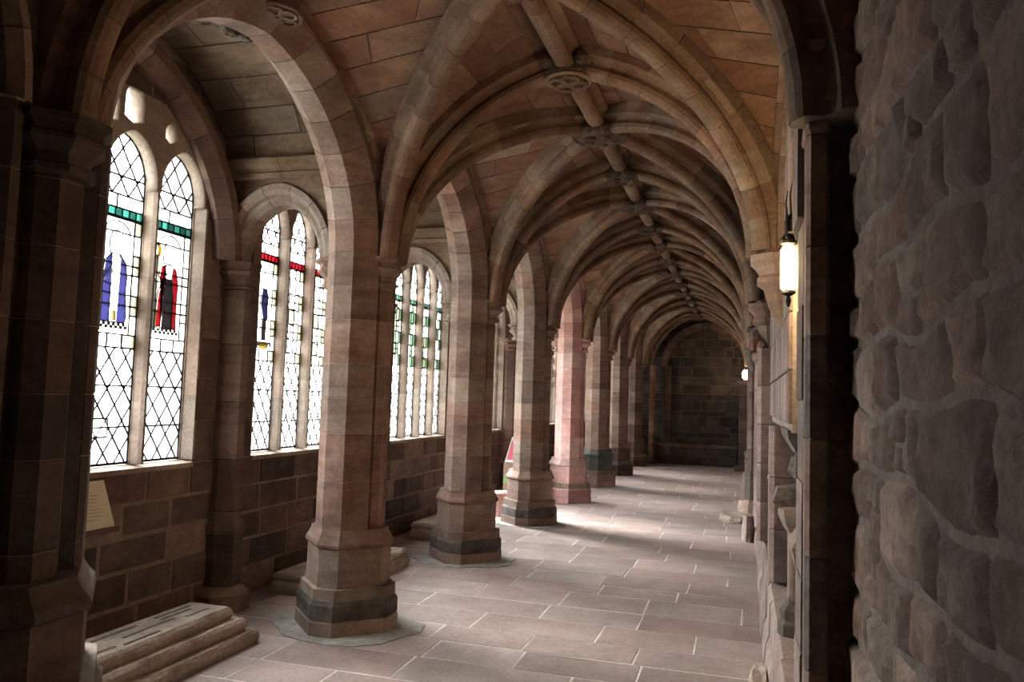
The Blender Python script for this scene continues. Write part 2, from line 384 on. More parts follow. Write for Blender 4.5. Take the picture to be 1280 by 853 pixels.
def voussoirs(curve, prof, nv, name, mat, parent, core_mat=None, gap=0.004, shrink=0.012, core_name=None):
    pts, la, nr = curve; n = len(pts) - 1
    if core_mat:
        cx = sum(p[0] for p in prof) / len(prof); cd = sum(p[1] for p in prof) / len(prof)
        cp = [(cx + (a - cx) * (1 - shrink / .15), cd + (d - cd) * (1 - shrink / .15)) for a, d in prof]
        core = MB().sweep(pts, la, nr, cp).build(core_name or 'joint_core', core_mat, parent)
    else: core = parent
    def samp(arr, s):
        s = max(0, min(n, s)); i = min(int(s), n - 1); k = s - i; return arr[i] * (1 - k) + arr[i + 1] * k
    L = sum((pts[i + 1] - pts[i]).length for i in range(n))
    g = gap / L * n
    for k in range(nv):
        s0, s1 = k * n / nv + g / 2, (k + 1) * n / nv - g / 2; m = max(2, int(math.ceil((s1 - s0))))
        ss = [s0 + (s1 - s0) * j / m for j in range(m + 1)]
        MB().sweep([samp(pts, s) for s in ss], [samp(la, s) for s in ss], [samp(nr, s).normalized() for s in ss], prof).build(name, mat, core)
    return core
# section of arcade arch: (lateral x from the pier axis, d inward; d=0 at the soffit, negative = outward)
half = [(.07, 0), (.192, -.122), (.192, -.150), (.165, -.165), (.168, -.19), (.20, -.19), (.24, -.228), (.24, -.258)]
ARCH_PROF = half + [(-a, d) for a, d in reversed(half)]
ARCH_LABELS = {1: 'nearest arcade arch, from the dark left pier to the largest pier', 2: 'second arcade arch, just behind the largest pier',
               3: 'third arcade arch, in front of the third fully visible pier', 4: 'arcade arch springing to the pink pier from the front',
               5: 'arcade arch just behind the pink pier', 6: 'arcade arch behind the pier with the black-green pedestal', 7: 'last arcade arch at the far end of the row'}
for i in range(0, 8):
    a, b = LY[i] + (.385 if i == 1 else .262), LY[i + 1] - (.385 if i == 0 else .262)
    cv = arch_curve(a, b, 2.55, 1.02, x=PX, n=28)
    lab = ARCH_LABELS.get(i)
    if lab: t = thing('arcade_arch', lab, 'arch', (PX, (a + b) / 2, 2.55), 'arches of the arcade')
    else:
        t = thing('arcade_arch', 'dark arcade arch beside the viewer, left of the near dark pier', 'arch', (PX, (a + b) / 2, 2.55), 'arches of the arcade')
    mt = M['pier_pink'] if i == 4 else M['pier']
    voussoirs(cv, ARCH_PROF, 14, 'voussoir', mt, t, M['mortar_dark'], core_name='arch_ring')
    # wall over the arch, from its extrados to the roof
    ext = [(p.y - .25 * nn.y, p.z - .25 * nn.z) for p, nn in zip(cv[0], cv[2])]
    lp = [(LY[i], 2.56)] + [(max(LY[i] + .01, min(LY[i + 1] - .01, q[0])), q[1]) for q in ext] + [(LY[i + 1], 2.56), (LY[i + 1], 4.35), (LY[i], 4.35)]
    plate('spandrel_wall', [lp], PX - .2, PX + .2, M['barrel'], t)

# ------------------------------------------------------------------ vault of the walk
RIB = [(-.10, .03), (-.10, -.055), (-.06, -.075), (-.046, -.095), (-.048, -.108), (-.062, -.13), (-.06, -.158), (-.042, -.178), (-.018, -.188)]
RIB = RIB + [(-a, d) for a, d in reversed(RIB)]
RIB = [(a, -d) for a, d in RIB]                               # d positive = down / inward
WRIB = [(a * .8, d * .8) for a, d in RIB]
def half_rib(fn, t0, t1, n=14):
    ts = [t0 + (t1 - t0) * i / n for i in range(n + 1)]
    pts = [fn(t) for t in ts]; h = pts[-1] - pts[0]; h.z = 0; h.normalize()
    lat = V((-h.y, h.x, 0)); nr = []
    for i in range(n + 1):
        t = (pts[min(i + 1, n)] - pts[max(i - 1, 0)]).normalized(); nn = lat.cross(t)
        if nn.z > 0 or (abs(nn.z) < .3 and nn.dot(h) < 0): nn = -nn
        if nn.dot(h) < 0 and nn.z > -.2: nn = -nn
        nr.append(nn.normalized())
    return pts, [lat] * (n + 1), nr
def boss(parent, x, y, r, ornate, label=None):
    z = ZR - .17
    prof = [(z + .06, r * .75), (z + .03, r * .95), (z - .02, r), (z - .045, r * .92), (z - .06, r * .7), (z - .065, r * .2)]
    n = 16
    b = MB().loft([[(x + q * (1 + .06 * (-1) ** k) * math.cos(2 * math.pi * k / n), y + q * (1 + .06 * (-1) ** k) * math.sin(2 * math.pi * k / n), zz) for k in range(n)] for zz, q in prof]).build('boss', M['boss'], parent)
    rnd = random.Random(int(y * 100))
    if ornate == 'knot':
        for k in range(4):
            a = k * math.pi / 2 + .4; c = (x + r * .42 * math.cos(a), y + r * .42 * math.sin(a))
            MB().tube([(c[0] + r * .38 * math.cos(q * math.pi / 7), c[1] + r * .38 * math.sin(q * math.pi / 7), z - .065 - .006 * (q % 2)) for q in range(15)], .013).build('carved_loop', M['rib'], b)
        MB().tube([(x + r * .93 * math.cos(q * math.pi / 10), y + r * .93 * math.sin(q * math.pi / 10), z - .05) for q in range(21)], .014).build('carved_rim', M['rib'], b)
        m = 8
    else: m = 10
    for k in range(m):
        a = 2 * math.pi * k / m + rnd.uniform(-.1, .1)
        q = r * (1.12 if ornate == 'knot' else .92); zz = z + (.045 if ornate == 'knot' else -.02)
        MB().ball((x + q * math.cos(a), y + q * math.sin(a), zz), .05, .05, .045, 7, 4, .12).build('carved_leaf', M['boss'], b)
    if ornate != 'knot':
        for k in range(5):
            a = 2 * math.pi * k / 5 + .3
            MB().ball((x + r * .5 * math.cos(a), y + r * .5 * math.sin(a), z - .055), .05, .04, .035, 7, 4, .12).build('carved_leaf', M['boss'], b)
    return b
def vault_bay(i):
    ce = struct(MB().box(-2.6, .72, LY[i] if i else -2.4, LY[i + 1], 4.2, 4.3).build('ceiling', M['mortar_dark']))
    C = V((XC, (LY[i] + LY[i + 1] + RY[i] + RY[i + 1]) / 4, ZR))
    single = i <= 4
    joined = MB()
    back = MB()
    for side in (0, 1):
        YY = (LY, RY)[side]
        ym = (YY[i] + YY[i + 1]) / 2
        for e in (0, 1):
            S = V((XL if side == 0 else RX[i + e], YY[i + e], ZS)); xw = (XL if side == 0 else (RX[i] + RX[i + 1]) / 2); yr = (LY[i + e] + RY[i + e]) / 2
            def T(t, S=S, yr=yr):
                u, v = arc(t); return V((S.x + (XC - S.x) * u, S.y + (yr - S.y) * u, ZS + (ZR - ZS) * v))
            def D(t, S=S):
                u, v = arc(t); return V((S.x + (C.x - S.x) * u, S.y + (C.y - S.y) * u, ZS + (ZR - ZS) * v))
            def W(t, S=S, ym=ym, xw=xw):
                u, v = arc(t); return V((S.x + (xw - S.x) * u, S.y + (ym - S.y) * u, ZS + (ZW - ZS) * v))
            for A, B in ((T, D), (D, W)):
                nc = 9; t0 = .12
                cuts = [t0 + (1 - t0) * (k / nc) for k in range(nc + 1)]
                for k in range(nc):
                    q = [A(cuts[k]), A(cuts[k + 1]), B(cuts[k + 1]), B(cuts[k])]
                    nn = (q[2] - q[0]).cross(q[3] - q[1])
                    if nn.length < 1e-9: continue
                    if nn.dot(V((XC, C.y, ZS)) - q[0]) < 0: nn = -nn; q = [q[3], q[2], q[1], q[0]]
                    nn.normalize()
                    back.add([p - nn * .009 for p in q], [(0, 1, 2, 3)])
                    wide = max((q[0] - q[3]).length, (q[1] - q[2]).length, (q[0] - q[1]).length)
                    parts = [(0, 1)]
                    wd = max((A(cuts[k + 1]) - B(cuts[k + 1])).length, 0)
                    if wd > .75: s = .5 + .16 * (-1) ** k; parts = [(0, s), (s, 1)]
                    for s0, s1 in parts:
                        a0, a1, b0, b1 = A(cuts[k]), A(cuts[k + 1]), B(cuts[k]), B(cuts[k + 1])
                        qq = [a0.lerp(b0, s0), a1.lerp(b1, s0), a1.lerp(b1, s1), a0.lerp(b0, s1)]
                        if (qq[1] - qq[0]).cross(qq[3] - qq[0]).dot(nn) < 0: qq = qq[::-1]
                        if single: MB().slab(qq, nn, .05, .007, .002).build('vault_stone', M['web'], ce)
                        else: joined.slab(qq, nn, .05, .006, .004)
            if e == 0 or i == 8 or True:
                if e == 0 and i > 0 or i == 0 and e == 1 and False:
                    voussoirs(half_rib(T, 0.0, .97), RIB, 8, 'rib_stone', M['rib'], ce, M['mortar_dark'], core_name='transverse_rib')
            if i > 0:
                voussoirs(half_rib(D, 0.02, .95), RIB, 9, 'rib_stone', M['rib'], ce, M['mortar_dark'], core_name='diagonal_rib')
            if side == 1 and i > 0:
                cvw = half_rib(lambda t: W(t) + V((.03, 0, 0)), 0.02, 1.0)
                voussoirs(cvw, WRIB, 6, 'rib_stone', M['rib'], ce, None)
    if joined.v:
        o = joined.build('vault_stones', M['web'], ce); o['kind'] = 'stuff'
    back.build('vault_joint_bed', M['mortar'], ce)
    # ridge rib and bosses
    if i > 0:
        y0 = (LY[i] + RY[i]) / 2; y1 = (LY[i + 1] + RY[i + 1]) / 2
        rr = MB().box(XC - .07, XC + .07, y0, y1, ZR - .01, ZR + .03).build('ridge_rib', M['mortar_dark'], ce)
        for ya, yb in ((y0, C.y), (C.y, y1)):
            n = max(2, round((yb - ya) / .42))
            for k in range(n):
                a = ya + (yb - ya) * k / n + .003; b = ya + (yb - ya) * (k + 1) / n - .003
                MB().loft([[(XC + p, yy, ZR - d) for p, d in RIB] for yy in (a, b)]).build('ridge_stone', M['rib'], rr)
        boss(ce, XC, y0, .155, 'knot' if i in (2,) else 'leaf')
        boss(ce, XC, C.y, .21, 'leaf')
    return ce
for i in range(0, 9): vault_bay(i)

# carved roses at the crown of the nearest arcade arch
yc = (LY[1] + LY[2]) / 2
rx, rz = PX + .16, 3.665
r = thing('carved_rose', 'round carved rose at the crown of the nearest arcade arch', 'carving', (rx, yc, rz))
MB().loft([[(rx + q * math.cos(2 * math.pi * k / 16), yc + q * 1.15 * math.sin(2 * math.pi * k / 16), rz + dz) for k in range(16)] for dz, q in ((.06, .11), (.0, .125), (-.025, .115), (-.03, .03))]).build('rose_disc', M['boss'], r)
for k in range(5):
    a = 2 * math.pi * k / 5
    MB().tube([(rx + .06 * math.cos(a) + .042 * math.cos(q * math.pi / 6), yc + 1.15 * (.06 * math.sin(a) + .042 * math.sin(q * math.pi / 6)), rz - .032) for q in range(13)], .009).build('carved_loop', M['rib'], r)
MB().tube([(rx + .118 * math.cos(q * math.pi / 10), yc + .135 * math.sin(q * math.pi / 10), rz - .02) for q in range(21)], .011).build('carved_rim', M['rib'], r)
r = thing('broken_cusp', 'broken carved leaf cusp under the inner edge of the nearest arcade arch', 'carving', (PX - .2, yc, 3.6))
rnd = random.Random(3); bm = MB()
for k in range(9): bm.ball((PX - .20 + rnd.uniform(-.03, .03), yc - .2 + k * .055, 3.60 + .008 * k - .02 * (k % 3 == 1)), .045, .05, .03, 8, 5, .2)
bm.build('leaf_cluster', M['dark_carved'], r)

# ------------------------------------------------------------------ window wall (left), with one traceried window per bay
WIN = {1: (3.71, .468), 2: (6.15, .41), 3: (8.65, .405), 4: (11.62, .32), 5: (13.3, .40), 6: (15.7, .40), 7: (18.15, .40)}
NL = {4: 2}
ZSILL, ZSPR, ZAP = 1.07, 2.90, 3.20
DOOR = (9.98, 11.12)                                          # open doorway to the garth, hidden from here behind the piers
def warch(yc, hw, zs, za, n=20):
    out = []
    for i in range(n + 1):
        s = -1 + 2 * i / n; ang = (1 - abs(s)) * TH; u = (1 - math.cos(ang)) / (1 - math.cos(TH)); v = math.sin(ang) / math.sin(TH)
        out.append((yc + (-hw + hw * u if s < 0 else hw - hw * u), zs + (za - zs) * v))
    return out                                                # from -hw to +hw
outer = [(-2.2, 0), (YB + .3, 0), (YB + .3, 4.3), (-2.2, 4.3)]
holes = []
for i, (yc, p) in WIN.items():
    hw = NL.get(i, 4) * p / 2
    holes.append([(yc - hw, ZSILL), (yc + hw, ZSILL)] + warch(yc, hw, 2.95, 3.64)[::-1])
holes.append([(DOOR[0], 0.02), (DOOR[1], 0.02)] + warch(sum(DOOR) / 2, (DOOR[1] - DOOR[0]) / 2, 2.2, 2.8)[::-1])
wall_l = struct(plate('wall_left', [outer] + holes, WX - .34, WX - .006, M['mortar_dark']))
def wall_blocks():
    zc = [0, .215, .43, .64, .85, 1.07, 1.36, 1.66, 1.95, 2.25, 2.56, 2.86, 3.16, 3.46, 3.8]
    n = 0; joined = MB()
    spans = []
    for i, (yc, p) in WIN.items(): spans.append((yc - NL.get(i, 4) * p / 2, yc + NL.get(i, 4) * p / 2, ZSILL, 3.4, i))
    for k in range(len(zc) - 1):
        z0, z1 = zc[k], zc[k + 1]; y = 2.2
        while y < YB:
            wd = random.uniform(.34, .62) if z1 <= 1.1 else random.uniform(.25, .45)
            segs = [(y, min(y + wd, YB))]; y += wd
            cutters = [(a, b) for a, b, s0, s1, i in spans if z1 > s0 + .01 and z0 < s1] + ([(DOOR[0] - .05, DOOR[1] + .05)] if z0 < 2.8 else [])
            for a, b in cutters:
                ns = []
                for s, e in segs:
                    if e <= a or s >= b: ns.append((s, e)); continue
                    if s < a - .04: ns.append((s, a))
                    if e > b + .04: ns.append((b, e))
                segs = ns
            for s, e in segs:
                if z0 > 3.1 and False: continue
                q = [(WX, s, z0), (WX, e, z0), (WX, e, z1), (WX, s, z1)]
                pr = random.uniform(-.008, .008) if z1 <= 1.1 else random.uniform(-.002, .002)
                q = [(x + pr, a, b) for x, a, b in q]
                mat = M['wall'] if z1 <= 1.1 else M['pier_dark']
                if s < 9.6 and z0 < 3.2:
                    MB().slab(q, (1, 0, 0), .03, random.uniform(.012, .022) if z1 <= 1.1 else .007, .008 if z1 <= 1.1 else .004).build('wall_stone', mat, wall_l); n += 1
                else: joined.slab(q, (1, 0, 0), .03, .012, .005)
    o = joined.build('far_wall_stones', M['wall'], wall_l); o['kind'] = 'stuff'
wall_blocks()

PANES = {}
def light_outline(w_):
    h = w_ / 2
    return [(-h, ZSILL + .03), (h, ZSILL + .03)] + [(a, b) for a, b in warch(0, h, ZSPR, ZAP, 14)[::-1]]
def rect(a, b, c, d): return [(a, c), (b, c), (b, d), (a, d)]
FIG_BLUE = [('milk', [(-.045, 2.42), (.045, 2.42), (.058, 2.49), (.04, 2.555), (0, 2.575), (-.04, 2.555), (-.058, 2.49)]),
            ('blue', [(.035, 2.42), (.085, 2.37), (.10, 2.28), (.095, 2.18), (.11, 2.02), (.10, 1.99), (.03, 1.99), (.03, 2.2)]),
            ('blue', [(-.035, 2.42), (-.085, 2.37), (-.10, 2.28), (-.10, 2.1), (-.11, 1.99), (-.03, 1.99), (-.03, 2.2)]),
            ('milk', [(-.028, 1.99), (.028, 1.99), (.034, 2.40), (-.034, 2.40)]), ('gold', [(-.012, 2.0), (.016, 2.0), (.016, 2.06), (-.012, 2.06)]),
            ('milk', [(-.10, 2.24), (-.02, 2.22), (.0, 2.30), (-.05, 2.33)])]
FIG_RED = [('milk', [(-.045, 2.43), (.045, 2.43), (.06, 2.50), (.042, 2.565), (0, 2.585), (-.042, 2.565), (-.06, 2.50)]),
           ('red', [(.03, 2.42), (.075, 2.40), (.10, 2.30), (.095, 2.15), (.10, 1.99), (.055, 1.99), (.055, 2.2)]),
           ('red', [(-.03, 2.42), (-.075, 2.40), (-.085, 2.34), (-.05, 2.28), (-.05, 2.0), (-.10, 1.99), (-.09, 2.2)]),
           ('grey', [(-.05, 1.985), (.055, 1.985), (.052, 2.2), (.03, 2.33), (-.045, 2.33), (-.04, 2.2)]),
           ('milk', [(-.025, 2.30), (.02, 2.28), (.025, 2.36), (.035, 2.42), (-.03, 2.42), (-.02, 2.36)]),
           ('milk', [(-.055, 2.06), (-.043, 2.06), (-.03, 2.25), (-.05, 2.27)]),
           ('gold', [(-.115, 1.98), (-.104, 1.98), (-.104, 2.48), (-.115, 2.48)]), ('gold', [(-.13, 2.47), (-.10, 2.47), (-.09, 2.52), (-.11, 2.56), (-.135, 2.53)])]
FIG_NAVY = [('milk', [(-.045, 2.43), (.045, 2.43), (.055, 2.5), (0, 2.56), (-.055, 2.5)]),
            ('navy', [(-.03, 2.42), (.03, 2.42), (.06, 2.36), (.05, 2.25), (.06, 2.18), (-.01, 2.17), (-.05, 2.3)]),
            ('grey', [(-.03, 2.17), (.04, 2.17), (.035, 2.0), (-.03, 2.0)]), ('gold', [(-.06, 1.93), (.07, 1.93), (.07, 1.98), (-.06, 1.98)])]
def scheme(style):
    """style -> (figure, band colours, side strip colours)"""
    return {'blue': (FIG_BLUE, ('teal2', 'teal'), ('milk', 'pale')), 'red': (FIG_RED, ('teal2', 'teal'), ('milk', 'milk')),
            'navy': (FIG_NAVY, ('red', 'red'), ('milk', 'pale')), 'plainred': (None, ('red', 'red'), ('milk', 'pale')),
            'green': (None, ('green', 'teal2'), ('green', 'milk'))}[style]
def leaded_light(style, w_, x, yc, parent, single, rnd):
    fig, band, strip = scheme(style)
    out = light_outline(w_); h = w_ / 2
    pans = []; lead = MB()
    def bar(p, q, r=.005):
        d = V((0, q[0] - p[0], q[1] - p[1])); L = d.length
        if L < .004: return
        d /= L; s = V((0, -d.z, d.y)) * r; a = V((x, yc + p[0], p[1])); b = V((x, yc + q[0], q[1])); e = V((.005, 0, 0))
        lead.add([a - s - e, a + s - e, a + s + e, a - s + e, b - s - e, b + s - e, b + s + e, b - s + e], [(0, 3, 2, 1), (4, 5, 6, 7), (0, 1, 5, 4), (1, 2, 6, 5), (2, 3, 7, 6), (3, 0, 4, 7)])
    def addpane(col, P, front=0, lw=.005, edge=True):
        P = clip_poly(P, out)
        if len(P) < 3 or abs(area(P)) < 2e-4: return
        pans.append((col, P, front))
        if edge:
            for i in range(len(P)): bar(P[i], P[(i + 1) % len(P)], lw)
    Z1, Z2, Z3, Z4 = 1.83, 2.66, 2.715, 2.80
    def lattice(za, zb, tint=None):
        dw, dh = w_ / 3.0, .20
        zone = rect(-h, h, za, zb)
        for r in range(-1, 24):
            for c in range(-3, 4):
                cx = c * dw + (dw / 2 if r % 2 else 0); cz = za + r * dh / 2
                D = [(cx, cz - dh / 2), (cx + dw / 2, cz), (cx, cz + dh / 2), (cx - dw / 2, cz)]
                P = clip_poly(D, zone)
                if len(P) >= 3: addpane(tint or 'clear', P)
    lattice(ZSILL, Z1)
    # inscription row, figure ground, band, plain row, upper lattice
    for a, b in ((-h, -.03), (-.03, .09), (.09, h)): addpane('milk' if b < h else strip[1], rect(a, b, Z1, 1.915))
    for k in range(12):
        a = -.115 + k * .02
        if fig: addpane('black' if k % 2 else 'milk', rect(a, a + .02, 1.95, 1.968), .002, .001); addpane('milk' if k % 2 else 'black', rect(a, a + .02, 1.968, 1.986), .002, .001)
    zz = [1.915, 2.04, 2.17, 2.30, 2.43, 2.56, Z2]
    for k in range(6):
        addpane(strip[k % 2], rect(h - .062, h, zz[k], zz[k + 1])); addpane(strip[(k + 1) % 2], rect(-h, -h + .05, zz[k], zz[k + 1]))
        if style in ('green', 'plainred'):
            for a, b in ((-h + .05, -.04), (-.04, .05), (.05, h - .062)):
                j = rnd.uniform(-.02, .02)
                addpane(rnd.choice(('green', 'milk', 'milk', 'pale') if style == 'green' else ('milk', 'clear', 'pale', 'milk', 'pinkish')), [(a, zz[k]), (b, zz[k] + j), (b, zz[k + 1] - j), (a, zz[k + 1])])
        else: addpane('milk', rect(-h + .05, h - .062, zz[k], zz[k + 1]), edge=k in (2, 5))
    if fig:
        for k in range(8):
            a0, a1 = math.pi * k / 8, math.pi * (k + 1) / 8
            bar((.1 * math.cos(a0) * 1.1, 2.54 + .09 * math.sin(a0)), (.1 * math.cos(a1) * 1.1, 2.54 + .09 * math.sin(a1)), .004)
        for q, (col, P) in enumerate(fig): addpane(col, P, .006 + .002 * q, .0034)
    if style == 'blue': addpane('milk', rect(-.14, .02, 1.27, 1.385), .006, .006)
    for k in range(7): addpane(band[k % 2], rect(-h + k * w_ / 7, -h + (k + 1) * w_ / 7, Z2, Z3), 0, .002)
    for a, b in ((-h, -.02), (-.02, h)): addpane('milk', rect(a, b, Z3, Z4))
    lattice(Z4, ZAP + .02, 'clear')
    for i in range(len(out)): bar(out[i], out[(i + 1) % len(out)], .008)
    for z in (1.07 + .26, 1.07 + .52, Z1, 2.10, 2.36, Z2 - .01, Z4 + .12):
        seg = [p for p in clip_poly(rect(-h, h, z, z + .012), out)]
        if len(seg) >= 3: bar((min(p[0] for p in seg), z), (max(p[0] for p in seg), z), .0055)
    ld = lead.build('leaded_light', M['lead'], parent)
    groups = {}
    for col, P, fr in pans:
        n = len(P); bm = MB()
        a = [(x + fr, yc + p[0], p[1]) for p in P]; b = [(x + fr + .003, yc + p[0], p[1]) for p in P]
        if single:
            bm.add(a, [tuple(range(n))]); bm.build('pane', G[col], ld)
        else: groups.setdefault(col, MB()).add(a, [tuple(range(n))])
    for col, bm in groups.items():
        o = bm.build('panes', G[col], ld); o['kind'] = 'stuff'
STY = {1: ['plainred', 'navy', 'blue', 'red'], 2: ['navy', 'plainred', 'plainred', 'navy'], 3: ['green'] * 4}
def window(i):
    yc, p = WIN[i]; n = NL.get(i, 4); hw = n * p / 2; rnd = random.Random(i)
    lw = p - .06; xg = WX - .10
    top = warch(yc, hw + .01, 2.95, 3.65)
    lp = [(yc - hw - .01, ZSPR - .03)]
    for k in range(n):
        c = yc - hw + p * (k + .5)
        lp += [(c - lw / 2, ZSPR - .03)] + [(a, b) for a, b in warch(c, lw / 2, ZSPR, ZAP, 14)] + [(c + lw / 2, ZSPR - .03)]
    lp += [(yc + hw + .01, ZSPR - .03)] + top[::-1]
    holes = []
    def small(c, z0, zs, za, h):
        holes.append([(c - h, z0 + .03), (c, z0), (c + h, z0 + .03)] + warch(c, h, zs, za, 10)[::-1])
    if n == 4:
        small(yc - p * .5 + .02, 3.25, 3.40, 3.50, p * .155); small(yc + p * .5 - .02, 3.25, 3.40, 3.50, p * .155)
        small(yc, 3.20, 3.45, 3.58, p * .17); small(yc - p * 1.18, 3.22, 3.29, 3.36, p * .11); small(yc + p * 1.18, 3.22, 3.29, 3.36, p * .11)
    root = struct(plate('window_%d' % (i + 1), [lp] + holes, WX - .125, WX - .005, M['jamb'], None, .01))
    gl = MB()
    for h in holes: gl.add([(xg, a, b) for a, b in h], [tuple(range(len(h)))])
    if holes: o = gl.build('tracery_glass', G['clear'], root)
    for k in range(n + 1):
        c = yc - hw + p * k
        if 0 < k < n: pl = [(WX - .125, c - .03), (WX - .085, c - .03), (WX - .08, c - .026), (WX - .03, c - .020), (WX - .005, c - .010), (WX - .005, c + .010), (WX - .03, c + .020), (WX - .08, c + .026), (WX - .085, c + .03), (WX - .125, c + .03)]
        elif k == 0: pl = [(WX - .125, c - .02), (WX + .0, c - .02), (WX + .0, c), (WX - .08, c + .022), (WX - .085, c + .03), (WX - .125, c + .03)]
        else: pl = [(WX - .125, c + .02), (WX - .125, c - .03), (WX - .085, c - .03), (WX - .08, c - .022), (WX + .0, c), (WX + .0, c + .02)]
        zc = [ZSILL + .02, 1.62 + rnd.uniform(-.1, .1), 2.25 + rnd.uniform(-.1, .1), ZSPR - .031]
        for a, b in zip(zc, zc[1:]): MB().prism(pl, a, b, .003).build('mullion' if 0 < k < n else 'jamb', M['jamb'], root)
    for k in range(n):
        a = yc - hw + p * k
        MB().loft([[(x, y, z) for x, z in ((WX - .2, ZSILL - .02), (WX + .012, ZSILL - .03), (WX + .014, ZSILL + .002), (WX - .2, ZSILL + .03))] for y in (a + .002, a + p - .002)]).build('sill', M['jamb'], root)
        leaded_light(STY.get(i, ['plainred'] * 4)[k], lw, xg, a + p / 2, root, i in (1, 2) and not (i == 1 and k == 0), rnd)
    # big moulded arch on the wall round the window head
    cv = arch_curve(LY[i] + .13, LY[i + 1] - .13, 2.53, 1.24, x=WX, n=24)
    prof = [(.0, .10), (.05, .10), (.10, .05), (.13, .02), (.13, -.06), (0, -.06)]
    voussoirs(cv, prof, 12, 'arch_stone', M['pier_dark'], root, None)
    portal(yc, (ZSILL + 3.6) / 2, 2 * hw, 3.6 - ZSILL)
for i in WIN: window(i)
portal(sum(DOOR) / 2, 1.4, DOOR[1] - DOOR[0], 2.8)

# ------------------------------------------------------------------ aisle between arcade and windows: cross arches, responds, barrel vaults
CR_LAB = {1: 'dark narrow cross arch behind the near dark pier', 2: 'narrow cross arch joining the largest pier to the window wall', 3: 'narrow cross arch at the second fully visible pier',
          4: 'narrow cross arch at the third fully visible pier', 5: 'narrow cross arch at the pink pier', 6: 'narrow cross arch behind the pink pier', 7: 'narrow cross arch at the dark brown far pier', 8: 'narrow cross arch at the last pier'}
for i in range(1, 9):
    y = LY[i]; xa, xb = -3.58, -2.93
    t = thing('cross_arch', CR_LAB[i], 'arch', ((xa + xb) / 2, y, 2.53), 'cross arches of the side aisle')
    cv = arch_curve(xa, xb, 2.53, .42, y=y, n=20)
    prof = [(-.06, 0), (.06, 0), (.095, -.03), (.10, -.06), (.125, -.07), (.15, -.10), (.15, -.14), (-.15, -.14), (-.15, -.10), (-.125, -.07), (-.10, -.06), (-.095, -.03)]
    voussoirs(cv, prof, 7, 'voussoir', M['jamb'] if i in (2, 3, 4) else M['pier_dark'], t, M['mortar_dark'], core_name='arch_ring')
    ext = [(p.x - .10 * nn.x, p.z - .10 * nn.z) for p, nn in zip(cv[0], cv[2])]
    # spandrel wall in the X-Z plane
    lp = [(WX, 2.53)] + [(max(WX, min(-2.8, a)), b) for a, b in ext] + [(-2.78, 2.53), (-2.78, 4.3), (WX, 4.3)]
    o = plate('spandrel_wall', [lp], -.12, .12, M['barrel'], t)
    o.data.transform(Matrix(((0, 1, 0, 0), (1, 0, 0, y), (0, 0, 1, 0), (0, 0, 0, 1))))
    o.data.flip_normals()
    for s in (-1, 1):
        P = [(.12, 3.13), (.15, 3.14), (.155, 3.165), (.14, 3.175), (.15, 3.20), (.19, 3.225), (.20, 3.26), (.185, 3.28), (.12, 3.29)]
        for xa2, xb2 in ((WX + .0, -3.23), (-3.226, -2.79)):
            MB().loft([[(xx, y + s * a, b) for a, b in P] for xx in (xa2, xb2)]).build('string_course', M['barrel'], t)
    # respond on the window wall
    lab = {2: 'half-round respond shaft on the window wall beside the grave slab'}.get(i, ['', 'respond shaft on the window wall hidden behind the near dark pier', '', 'respond shaft on the window wall at the second fully visible pier', 'respond shaft on the window wall at the third fully visible pier',
          'respond shaft on the window wall at the pink pier', 'respond shaft on the window wall behind the pink pier', 'respond shaft on the window wall at the dark brown far pier', 'respond shaft on the window wall at the last pier'][i])
    rt = thing('respond', lab, 'pilaster', (WX, y, 0), 'responds of the window wall')
    def hp(r, b=0): return [(WX - .0, y - r - b), (WX + r * .5 + b, y - r - b), (WX + r + .06 + b, y - r * .45), (WX + r + .06 + b, y + r * .45), (WX + r * .5 + b, y + r + b), (WX, y + r + b)]
    MB().loft([[(a, b, 0) for a, b in hp(.15, .05)], [(a, b, .12) for a, b in hp(.15, .05)], [(a, b, .17) for a, b in hp(.13)]]).build('plinth', M['plinth'], rt)
    MB().prism(hp(.12), .172, .54, .005).build('pedestal', M['wall'], rt)
    MB().loft([[(a, b, z) for a, b in hp(q)] for z, q in ((.54, .122), (.57, .135), (.6, .13), (.66, .105), (.7, .1))]).build('base_moulding', M['pier_dark'], rt)
    zc = [.703, 1.08, 1.5, 1.92, 2.33]
    for a, b in zip(zc, zc[1:]): MB().prism(hp(.095), a, b - .004, .004).build('shaft_stone', M['pier_dark'], rt)
    MB().loft([[(a, b, z) for a, b in hp(q)] for z, q in ((2.33, .10), (2.345, .115), (2.36, .10), (2.40, .10), (2.43, .14), (2.455, .14), (2.47, .125), (2.50, .15), (2.53, .15))]).build('capital', M['pier_dark'], rt)
